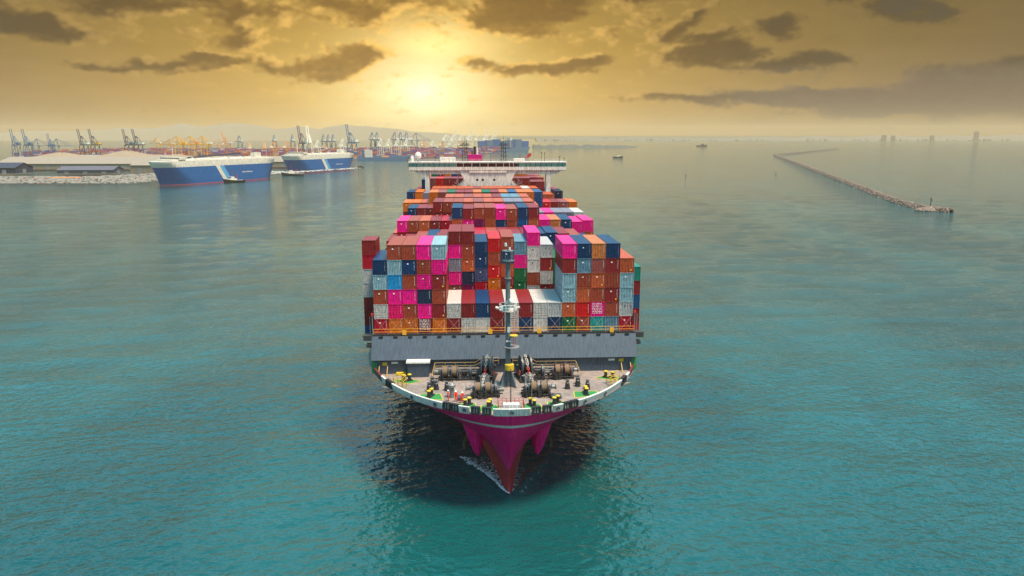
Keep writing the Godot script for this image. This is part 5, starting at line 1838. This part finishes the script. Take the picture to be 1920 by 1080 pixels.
	sh = Sh.new()
	sh.bbox(-42, -27, 8, 24, -8, 8)
	part(cg, "deckhouse", sh, M.carrier_white)
	sh = Sh.new()
	sh.bbox(-50, -45, 8, 26, -3, 3)
	part(cg, "funnel", sh, M.crane_blue)
	for k in 4:
		sh = Sh.new()
		sh.bbox(-20 + k * 17.0, -6 + k * 17.0, 8, 11, -7, 7)
		part(cg, "hatch", sh, M.crane_orange if k == 1 else M.crane_blue)
	var fs := thing("container_ship", "hazy blue container ship stacked high at the far end of the quay", "ship", Transform3D(Basis(Vector3.UP, 0.25), Vector3(10, 0, -2950)))
	sh = Sh.new()
	sh.prism(PackedVector2Array([Vector2(-150, -2), Vector2(46, -2), Vector2(54, 16), Vector2(-150, 14)]), -22, 22)
	part(fs, "hull", sh, M.crane_blue)
	for k in 7:
		sh = Sh.new()
		sh.bbox(-138 + k * 27.0, -113 + k * 27.0, 15, 38 + (k % 3) * 3.0, -21, 21)
		part(fs, "container_stack", sh, M.crane_blue if k % 2 else M.carrier_blue)
	sh = Sh.new()
	sh.bbox(-24, -14, 15, 50, -21, 21)
	part(fs, "deckhouse", sh, M.carrier_white)
	for q in [[1190, 2540, "pale"], [1286, 1130, "small"], [1455, 1180, "lone"], [1885, 2030, "far"]]:
		var bu := thing("channel_buoy", q[2] + " buoy floating on the open water " + {"pale": "beyond the fishing boat", "small": "to the ship's port side", "lone": "short of the breakwater", "far": "near the frame edge past the breakwater"}[q[2]], "buoy", Transform3D(Basis(), Vector3((q[0] - 960.0) / 1450.0 * q[1] * 0.99, 0, -q[1])))
		sh = Sh.new()
		bu.scale = Vector3.ONE * 0.7
		sh.cyl(Vector3(0, -0.5, 0), Vector3(0, 0.9, 0), 1.3, 1.3, 14)
		part(bu, "float", sh, M.crane_dark)
		sh = Sh.new()
		for k in 4: sh.bar(Vector3(cos(k * PI / 2) * 1.0, 0.9, sin(k * PI / 2) * 1.0), Vector3(0, 3.8, 0), 0.16)
		sh.cyl(Vector3(0, 3.6, 0), Vector3(0, 4.4, 0), 0.4, 0.3, 8)
		part(bu, "tower", sh, M.crane_dark)
	make_breakwater()
	make_far_shore()

func make_breakwater() -> void:
	var o := thing("breakwater", "long rubble stone breakwater bending out to sea with a beacon on its head", "breakwater", Transform3D())
	var line := [Vector3(331, 0, -583), Vector3(321, 0, -598), Vector3(329, 0, -655), Vector3(785, 0, -2345), Vector3(1450, 0, -3500)]
	var core := Sh.new()
	for i in line.size() - 1:
		var a: Vector3 = line[i]
		var b: Vector3 = line[i + 1]
		var d := (b - a).normalized()
		var w := Vector3(-d.z, 0, d.x)
		var n := maxi(2, int(a.distance_to(b) / 30))
		for k in n:
			var p := a.lerp(b, float(k) / n)
			var q := a.lerp(b, float(k + 1) / n)
			core.quad(p - w * 4.5 + Vector3(0, -1, 0), q - w * 4.5 + Vector3(0, -1, 0), q - w * 1.8 + Vector3(0, 2.3, 0), p - w * 1.8 + Vector3(0, 2.3, 0))
			core.quad(p - w * 1.8 + Vector3(0, 2.3, 0), q - w * 1.8 + Vector3(0, 2.3, 0), q + w * 1.8 + Vector3(0, 2.3, 0), p + w * 1.8 + Vector3(0, 2.3, 0))
			core.quad(p + w * 1.8 + Vector3(0, 2.3, 0), q + w * 1.8 + Vector3(0, 2.3, 0), q + w * 4.5 + Vector3(0, -1, 0), p + w * 4.5 + Vector3(0, -1, 0))
	part(o, "core", core, M.rock)
	var r := RandomNumberGenerator.new()
	r.seed = 77
	var rock := Sh.new()
	var ring := []
	for i in 5:
		var row := []
		for j in 8:
			var a := TAU * j / 7
			var t := PI * i / 4
			var k := 1.0 + 0.22 * sin(j % 7 * 2.7 + i * 1.9)
			row.append(Vector3(sin(t) * cos(a) * k, cos(t) * 0.8, sin(t) * sin(a) * k))
		ring.append(row)
	for i in 4:
		for j in 7: rock.quad(ring[i][j], ring[i][j + 1], ring[i + 1][j + 1], ring[i + 1][j])
	var xs := []
	for i in line.size() - 1:
		var a: Vector3 = line[i]
		var b: Vector3 = line[i + 1]
		var d := (b - a).normalized()
		var w := Vector3(-d.z, 0, d.x)
		var len := a.distance_to(b)
		var n := int(len * (9.0 if i < 2 else 6.0 if i == 2 else 4.0 if i == 3 else 1.2))
		for k in n:
			var u := r.randf_range(-4.6, 4.6)
			var p := a.lerp(b, r.randf()) + w * u
			var big := r.randf_range(0.6, 1.25)
			p.y = clampf(2.4 - maxf(0, absf(u) - 1.8) * 1.0, -0.6, 4) + r.randf_range(-0.4, 0.5)
			var tone := r.randf_range(0.6, 1.5)
			xs.append([Transform3D(Basis.from_euler(Vector3(r.randf() * TAU, r.randf() * TAU, r.randf() * TAU)).scaled(Vector3.ONE * big), p), Color(0.25, 0.19, 0.155) * tone])
	# a rounder head
	for k in 700:
		var a := r.randf() * TAU
		var q := sqrt(r.randf()) * 7.0
		xs.append([Transform3D(Basis.from_euler(Vector3(r.randf() * TAU, r.randf() * TAU, 0)).scaled(Vector3.ONE * r.randf_range(0.8, 1.5)), Vector3(322 + cos(a) * q * 1.6, 2.5 - q * 0.33, -595 + sin(a) * q)), Color(0.27, 0.205, 0.165) * r.randf_range(0.6, 1.5)])
	var mm := MultiMesh.new()
	mm.transform_format = MultiMesh.TRANSFORM_3D
	mm.use_colors = true
	mm.mesh = rock.mesh()
	mm.instance_count = xs.size()
	for i in xs.size():
		mm.set_instance_transform(i, xs[i][0])
		mm.set_instance_color(i, xs[i][1])
	var mi := MultiMeshInstance3D.new()
	mi.name = "armour_stone"
	mi.multimesh = mm
	var m := mat("armour_stone", 1, 1, 1, 0.85, 0.0, T.stone, 0.3)
	m.vertex_color_use_as_albedo = true
	mi.material_override = m
	o.add_child(mi)
	mi.set_meta("kind", "stuff")
	var be := thing("beacon", "slim dark navigation beacon on the breakwater head", "beacon", Transform3D(Basis(), Vector3(323, 2.2, -598)))
	var sh := Sh.new()
	sh.cyl(Vector3.ZERO, Vector3(0, 1.2, 0), 1.2, 0.9, 12)
	part(be, "plinth", sh, M.crane_dark)
	sh = Sh.new()
	sh.cyl(Vector3(0, 1.2, 0), Vector3(0, 6.6, 0), 0.32, 0.26, 10)
	part(be, "column", sh, M.crane_dark)
	sh = Sh.new()
	sh.cyl(Vector3(0, 5.0, 0), Vector3(0, 5.2, 0), 1.1, 1.1, 12)
	sh.cyl(Vector3(0, 6.6, 0), Vector3(0, 7.6, 0), 0.5, 0.4, 10)
	sh.box(Vector3(0.9, 5.7, 0), Vector3(0.7, 0.9, 0.2))
	part(be, "lantern", sh, M.crane_dark)

func make_far_shore() -> void:
	# hills inland, from the left edge to behind the glow
	var f := FastNoiseLite.new()
	f.seed = 4
	f.frequency = 0.0009
	f.fractal_octaves = 5
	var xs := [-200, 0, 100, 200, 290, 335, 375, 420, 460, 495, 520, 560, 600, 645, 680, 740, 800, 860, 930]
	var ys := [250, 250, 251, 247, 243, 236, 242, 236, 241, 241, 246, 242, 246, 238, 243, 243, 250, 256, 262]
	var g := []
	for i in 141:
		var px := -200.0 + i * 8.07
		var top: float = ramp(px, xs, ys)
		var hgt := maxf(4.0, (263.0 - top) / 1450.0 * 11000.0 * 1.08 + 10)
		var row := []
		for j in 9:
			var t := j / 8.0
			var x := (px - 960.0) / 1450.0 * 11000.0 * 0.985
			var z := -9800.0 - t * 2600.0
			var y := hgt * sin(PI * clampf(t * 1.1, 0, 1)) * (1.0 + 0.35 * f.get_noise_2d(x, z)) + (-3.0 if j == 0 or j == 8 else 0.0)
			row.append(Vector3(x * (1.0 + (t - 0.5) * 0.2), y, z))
		g.append(row)
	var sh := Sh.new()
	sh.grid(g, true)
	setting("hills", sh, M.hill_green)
	# low wooded spit beyond the bridge
	g = []
	for i in 61:
		var t := i / 60.0
		var row := []
		for j in 7:
			var v := j / 6.0
			var w := 130.0 * pow(sin(PI * clampf(t * 0.97 + 0.015, 0, 1)), 0.5)
			var y := 17.0 * sin(PI * v) * pow(1 - t, 0.4) * (0.8 + 0.9 * f.get_noise_2d(i * 260.0, j * 300.0)) if v > 0 and v < 1 else -1.0
			row.append(Vector3(100 + t * 560, y, -3850 - w + v * 2 * w - t * 260))
		g.append(row)
	sh = Sh.new()
	sh.grid(g, false)
	setting("wooded_spit", sh, mat("spit_green", 0.05, 0.055, 0.05, 0.9))
	# far shore on the right with its town
	g = []
	for i in 121:
		var x := 300.0 + i * 62.0
		var row := []
		for j in 5:
			var v := j / 4.0
			row.append(Vector3(x, (26.0 + 40.0 * clampf(i / 120.0, 0, 1)) * sin(PI * v) * (1.0 + 0.8 * f.get_noise_2d(x * 1.3, v * 500)) if v > 0 and v < 1 else -2.0, -9600 - v * 900.0))
		g.append(row)
	sh = Sh.new()
	sh.grid(g, true)
	setting("far_shore", sh, mat("shore_green", 0.09, 0.085, 0.075, 0.9))
	var r := RandomNumberGenerator.new()
	r.seed = 12
	var town := []
	for k in 300:
		var x := r.randf_range(350, 7600)
		var h := r.randf_range(6, 18) * (1.0 + 0.9 * smoothstep(0.1, 0.5, f.get_noise_2d(x * 1.1, 99)))
		var tone := r.randf_range(0.16, 0.3)
		town.append([Transform3D(Basis(Vector3.UP, r.randf()).scaled(Vector3(r.randf_range(14, 46), h, 24)), Vector3(x, h / 2, -9560 - r.randf() * 400)), Color(tone, tone * 0.95, tone * 0.88)])
	scatter("far_town", "hazy low buildings strung along the far shore", "town", BoxMesh.new(), town, mat("town_wall", 1, 1, 1, 0.8))
	for q in [[1827.0, 104.0, 30.0, "tall slab tower standing out on the far shore"], [1655.0, 62.0, 30.0, "broad tower block on the far shore, nearer the breakwater"], [1672.0, 55.0, 24.0, "slightly lower tower block beside the broad one on the far shore"], [1745.0, 58.0, 26.0, "lone mid height tower block on the far shore"]]:
		var x: float = (q[0] - 960.0) / 1450.0 * 9500 * 0.985
		var tw := thing("tower_block", q[3], "building", Transform3D(Basis(), Vector3(x, 0, -9500)), "tower blocks on the far shore")
		sh = Sh.new()
		sh.bbox(-q[2] * 0.8, q[2] * 0.8, 0, q[1], -15, 15)
		part(tw, "wall", sh, M.shed_blue)
		sh = Sh.new()
		sh.bbox(-q[2] * 0.4, q[2] * 0.4, q[1], q[1] + 7, -8, 8)
		part(tw, "roof_house", sh, M.shed_blue)

# ---------------------------------------------------------------- broken water at the bow
func make_foam() -> void:
	var f := FastNoiseLite.new()
	f.seed = 41
	f.frequency = 0.55
	f.fractal_octaves = 4
	var r := RandomNumberGenerator.new()
	r.seed = 5
	var me := Sh.new()
	var ring := []
	for j in 7:
		var a := TAU * j / 7
		ring.append(Vector3(cos(a) * (1.0 + 0.3 * sin(j * 2.3)), 0, sin(a) * (0.8 + 0.25 * cos(j * 3.1))))
	for j in 7: me.tri(Vector3(0, 0.25, 0), ring[(j + 1) % 7], ring[j])
	var xs := []
	var put := func(x: float, s: float, big: float) -> void:
		var p := SHIP * Vector3(x, 0, -s)
		p.y = 0.14 + bow_wave(p.x, p.z) + r.randf_range(-0.02, 0.06)
		var t := r.randf_range(0.75, 1.0)
		xs.append([Transform3D(Basis(Vector3.UP, r.randf() * TAU).scaled(Vector3(big * r.randf_range(0.8, 1.8), big, big)), p), Color(t * 0.72, t * 0.75, t * 0.78)])
	# wave curling away on the starboard bow: a dense ragged crest, lace trailing behind it
	for k in 150000:
		var t := r.randf()
		var s := 7.6 + 16.0 * t
		var crest := -half_breadth(s, 0.2) - 0.15 - 5.2 * pow(t, 1.2) + 0.9 * t * f.get_noise_1d(s * 1.3) + 0.25 * f.get_noise_1d(s * 6.0)
		var back := r.randf()
		var x := crest + back * back * (1.1 + 5.0 * t)
		if x > -half_breadth(s, 0.2): continue
		var lace := 1.0 - absf(f.get_noise_2d(x * 1.7, s * 1.3)) * 5.0 - absf(f.get_noise_2d(x * 4.0 + 30.0, s * 3.4)) * 1.6
		var dense := exp(-(x - crest) * 1.5) * (1.0 - 0.6 * t)
		if lace * (1.0 - 0.55 * t) + dense * 1.3 < r.randf_range(0.2, 0.8): continue
		put.call(x, s, r.randf_range(0.02, 0.075) * (1.0 - 0.3 * t))
	# a little lace close to the port bow and torn flecks further out
	for k in 7000:
		var t := r.randf()
		var s := 8.0 + 11.0 * t
		var x := half_breadth(s, 0.2) + r.randf() * r.randf() * (0.3 + 2.4 * t)
		if 1.0 - absf(f.get_noise_2d(x * 1.8, s * 1.1)) * 6.0 < r.randf_range(0.4, 1.0): continue
		put.call(x, s, r.randf_range(0.010, 0.028))
	for k in 14000:
		var s := 14.0 + 55.0 * r.randf()
		var side := -1.0 if r.randf() < 0.6 else 1.0
		var x := side * (half_breadth(s, 0.2) + 1.0 + r.randf() * 12.0 + s * 0.16)
		if 1.0 - absf(f.get_noise_2d(x * 0.5, s * 0.3)) * 9.0 - absf(f.get_noise_2d(x * 2.0, s * 2.0)) < r.randf_range(0.5, 1.1): continue
		put.call(x, s, r.randf_range(0.012, 0.035))
	scatter("foam", "white foam curling off the bulbous bow", "foam", me.mesh(), xs, mat("foam", 1, 1, 1, 0.9))
	print("foam ", xs.size())

# ---------------------------------------------------------------- people: one smooth surface round a skeleton
func capsule(p: Vector3, a: Vector3, b: Vector3, ra: float, rb: float) -> float:
	var ab := b - a
	var t := clampf((p - a).dot(ab) / maxf(ab.length_squared(), 1e-8), 0, 1)
	return p.distance_to(a + ab * t) - lerpf(ra, rb, t)

func nets(bones: Array, cell: float, blend: float) -> Sh:
	# surface nets over the field of tapered capsules joined with a smooth minimum
	var lo := Vector3.ONE * 1e9
	var hi := -lo
	for b in bones:
		var m := Vector3.ONE * (maxf(b[2], b[3]) + cell * 2)
		lo = lo.min(b[0] - m).min(b[1] - m)
		hi = hi.max(b[0] + m).max(b[1] + m)
	var nx := int((hi.x - lo.x) / cell) + 2
	var ny := int((hi.y - lo.y) / cell) + 2
	var nz := int((hi.z - lo.z) / cell) + 2
	var field := PackedFloat32Array()
	field.resize(nx * ny * nz)
	field.fill(9.0)
	for b in bones:
		var m := Vector3.ONE * (maxf(b[2], b[3]) + blend + cell * 2)
		var i0: Vector3 = ((b[0].min(b[1]) - m - lo) / cell).floor().max(Vector3.ZERO)
		var i1: Vector3 = ((b[0].max(b[1]) + m - lo) / cell).ceil().min(Vector3(nx - 1, ny - 1, nz - 1))
		for z in range(int(i0.z), int(i1.z) + 1):
			for y in range(int(i0.y), int(i1.y) + 1):
				for x in range(int(i0.x), int(i1.x) + 1):
					var d := capsule(lo + Vector3(x, y, z) * cell, b[0], b[1], b[2], b[3])
					var k := x + nx * (y + ny * z)
					var o := field[k]
					var h := maxf(blend - absf(o - d), 0.0) / blend
					field[k] = minf(o, d) - h * h * blend * 0.25
	var at := {}
	var pos := PackedVector3Array()
	for z in nz - 1:
		for y in ny - 1:
			for x in nx - 1:
				var sum := Vector3.ZERO
				var n := 0
				var v := []
				var inside := 0
				for c in 8:
					var q := field[(x + (c & 1)) + nx * ((y + (c >> 1 & 1)) + ny * (z + (c >> 2)))]
					v.append(q)
					if q < 0: inside += 1
				if inside == 0 or inside == 8: continue
				for e in [[0, 1], [2, 3], [4, 5], [6, 7], [0, 2], [1, 3], [4, 6], [5, 7], [0, 4], [1, 5], [2, 6], [3, 7]]:
					var a: float = v[e[0]]
					var b: float = v[e[1]]
					if (a < 0) != (b < 0):
						var pa := Vector3(e[0] & 1, e[0] >> 1 & 1, e[0] >> 2)
						var pb := Vector3(e[1] & 1, e[1] >> 1 & 1, e[1] >> 2)
						sum += pa.lerp(pb, a / (a - b))
						n += 1
				at[x + nx * (y + ny * z)] = pos.size()
				pos.append(lo + (Vector3(x, y, z) + sum / n) * cell)
	var nor := PackedVector3Array()
	nor.resize(pos.size())
	var quads := []
	for z in range(1, nz - 1):
		for y in range(1, ny - 1):
			for x in range(1, nx - 1):
				var k := x + nx * (y + ny * z)
				var a := field[k]
				for ax in 3:
					var st: int = [1, nx, nx * ny][ax]
					var b := field[k + st]
					if (a < 0) == (b < 0): continue
					var s1: int = [nx, nx * ny, 1][ax]
					var s2: int = [nx * ny, 1, nx][ax]
					var c := [k - s1 - s2, k - s2, k, k - s1]
					var ok := true
					for q in c: ok = ok and at.has(q)
					if not ok: continue
					var w := [at[c[0]], at[c[1]], at[c[2]], at[c[3]]]
					if a >= 0: w.reverse()
					quads.append(w)
					var fn := (pos[w[1]] - pos[w[0]]).cross(pos[w[2]] - pos[w[0]]) + (pos[w[2]] - pos[w[0]]).cross(pos[w[3]] - pos[w[0]])
					for q in w: nor[q] += fn
	var sh := Sh.new()
	for w in quads:
		sh.smooth_tri(pos[w[0]], pos[w[1]], pos[w[2]], nor[w[0]].normalized(), nor[w[1]].normalized(), nor[w[2]].normalized())
		sh.smooth_tri(pos[w[0]], pos[w[2]], pos[w[3]], nor[w[0]].normalized(), nor[w[2]].normalized(), nor[w[3]].normalized())
	return sh

func hand(wrist: Vector3, dir: Vector3, across: Vector3) -> Array:
	var b := []
	var n := dir.cross(across).normalized()
	b.append([wrist, wrist + dir * 0.085, 0.026, 0.034])
	b.append([wrist + dir * 0.06 - across * 0.02, wrist + dir * 0.06 + across * 0.02, 0.024, 0.024])
	var lens := [0.068, 0.08, 0.075, 0.058]
	for i in 4:
		var root := wrist + dir * 0.085 + across * (-0.03 + i * 0.02)
		var mid: Vector3 = root + dir * lens[i] * 0.55 + n * 0.008
		b.append([root, mid, 0.0095, 0.009])
		b.append([mid, mid + (dir + n * 0.6).normalized() * lens[i] * 0.45, 0.009, 0.008])
	var th := wrist + dir * 0.03 - across * 0.03
	b.append([th, th + (dir * 0.7 - across * 0.7 + n * 0.3) * 0.05, 0.013, 0.011])
	b.append([th + (dir * 0.7 - across * 0.7 + n * 0.3) * 0.05, th + (dir * 0.9 - across * 0.5 + n * 0.5) * 0.085, 0.011, 0.009])
	return b

func person(label: String, x: float, s: float, turn: float, pose: Dictionary) -> void:
	var o := thing("person", label, "person", on_ship(x, DECK + 0.006, s, turn), "crew on the foredeck")
	# joints: y up, facing +z
	var hipL := Vector3(0.095, 0.93, 0)
	var hipR := Vector3(-0.095, 0.93, 0)
	var step: float = pose.step
	var kneeL := Vector3(0.11, 0.50, 0.05 + step * 0.5)
	var kneeR := Vector3(-0.11, 0.50, 0.05 - step * 0.4)
	var anL := Vector3(0.12, 0.09, step)
	var anR := Vector3(-0.12, 0.09, -step)
	var lean: float = pose.lean
	var waist := Vector3(0, 1.06, 0.01)
	var chest := Vector3(0, 1.30, 0.02 + lean * 0.5)
	var neck := Vector3(0, 1.46, 0.0 + lean)
	var shL := neck + Vector3(0.19, -0.04, 0)
	var shR := neck + Vector3(-0.19, -0.04, 0)
	var elL: Vector3 = shL + pose.elL
	var elR: Vector3 = shR + pose.elR
	var wrL: Vector3 = elL + pose.wrL
	var wrR: Vector3 = elR + pose.wrR
	var bones := [
		[hipL, hipR, 0.115, 0.115], [waist + Vector3(-0.05, 0, 0), waist + Vector3(0.05, 0, 0), 0.12, 0.12], [Vector3(0, 0.95, 0), chest, 0.13, 0.13], [chest + Vector3(-0.08, 0, 0), chest + Vector3(0.08, 0, 0), 0.125, 0.125],
		[shL, shR, 0.075, 0.075], [hipL, kneeL, 0.098, 0.072], [hipR, kneeR, 0.098, 0.072], [kneeL, anL, 0.07, 0.055], [kneeR, anR, 0.07, 0.055],
		[shL, elL, 0.065, 0.05], [shR, elR, 0.065, 0.05], [elL, wrL, 0.05, 0.04], [elR, wrR, 0.05, 0.04], [chest, neck, 0.09, 0.07],
	]
	part(o, "overalls", nets(bones, 0.022, 0.05), M.overall_red)
	var skin_ := Sh.new()
	skin_.add(nets([[neck + Vector3(0, -0.03, 0), neck + Vector3(0, 0.09, 0.01), 0.055, 0.052], [neck + Vector3(0, 0.15, 0.02), neck + Vector3(0, 0.19, 0.01), 0.088, 0.098], [neck + Vector3(0, 0.09, 0.045), neck + Vector3(0, 0.12, 0.04), 0.055, 0.07],
		[neck + Vector3(0, 0.165, 0.115), neck + Vector3(0, 0.135, 0.128), 0.012, 0.017], [neck + Vector3(-0.092, 0.15, 0.01), neck + Vector3(-0.094, 0.18, 0.005), 0.016, 0.02], [neck + Vector3(0.092, 0.15, 0.01), neck + Vector3(0.094, 0.18, 0.005), 0.016, 0.02],
		[neck + Vector3(-0.02, 0.095, 0.098), neck + Vector3(0.02, 0.095, 0.098), 0.011, 0.011]], 0.011, 0.02), Transform3D())
	for q in [[wrL, (wrL - elL).normalized()], [wrR, (wrR - elR).normalized()]]:
		skin_.add(nets(hand(q[0], q[1], Vector3.FORWARD.slide(q[1]).normalized()), 0.006, 0.008), Transform3D())
	var flesh := part(o, "skin", skin_, M.skin)
	for sd in [-0.034, 0.034]:
		var e := Sh.new()
		e.lathe(neck + Vector3(sd, 0.168, 0.104), [Vector2(0.0, -0.008), Vector2(0.009, 0.0), Vector2(0.0, 0.008)], 6)
		part(flesh, "eye", e, M.black_steel)
	var hair := Sh.new()
	hair.add(nets([[neck + Vector3(0, 0.19, -0.02), neck + Vector3(0, 0.13, -0.05), 0.1, 0.08]], 0.015, 0.02), Transform3D())
	part(o, "hair", hair, M.black_steel)
	var helmet := Sh.new()
	helmet.lathe(neck + Vector3(0, 0.2, 0.01), [Vector2(0.15, 0.0), Vector2(0.15, 0.012), Vector2(0.118, 0.02), Vector2(0.11, 0.07), Vector2(0.07, 0.115), Vector2(0.0, 0.128)], 16)
	part(o, "helmet", helmet, M.helmet_white)
	for q in [anL, anR]:
		part(o, "boot", nets([[q + Vector3(0, -0.02, -0.03), q + Vector3(0, -0.05, 0.12), 0.055, 0.042], [q, q + Vector3(0, -0.04, 0), 0.055, 0.05]], 0.015, 0.03), M.black_steel)

func make_people() -> void:
	mat("overall_red", 0.72, 0.035, 0.012, 0.8)
	mat("skin", 0.36, 0.19, 0.12, 0.6)
	mat("helmet_white", 0.8, 0.8, 0.8, 0.4)
	var rest_ := {"step": 0.04, "lean": 0.02, "elL": Vector3(0.05, -0.28, 0.0), "elR": Vector3(-0.05, -0.28, 0.0), "wrL": Vector3(0.01, -0.24, 0.07), "wrR": Vector3(-0.01, -0.24, 0.07)}
	var walk := {"step": 0.20, "lean": 0.04, "elL": Vector3(0.05, -0.27, -0.10), "elR": Vector3(-0.05, -0.27, 0.10), "wrL": Vector3(0.0, -0.24, 0.06), "wrR": Vector3(0.0, -0.2, 0.16)}
	var bend := {"step": 0.12, "lean": 0.14, "elL": Vector3(0.1, -0.24, 0.1), "elR": Vector3(-0.1, -0.24, 0.1), "wrL": Vector3(-0.03, -0.08, 0.23), "wrR": Vector3(0.03, -0.08, 0.23)}
	person("crew member in red overalls and white helmet standing sideways by the outer fairleads", -9.45, 7.4, 1.5, rest_)
	person("crew member in red overalls and white helmet striding forward, the middle one", -8.25, 7.0, 0.25, walk)
	person("crew member in orange red overalls leaning towards the yellow capped bitts", -7.35, 6.5, 0.7, bend)

func _ready() -> void:
	rng.seed = 7
	make_view()
	make_textures()
	mat("teal_glass", 0.05, 0.35, 0.35, 0.2)
	make_sea()
	make_ship()
	make_containers()
	make_foam()
	make_people()
	make_port()
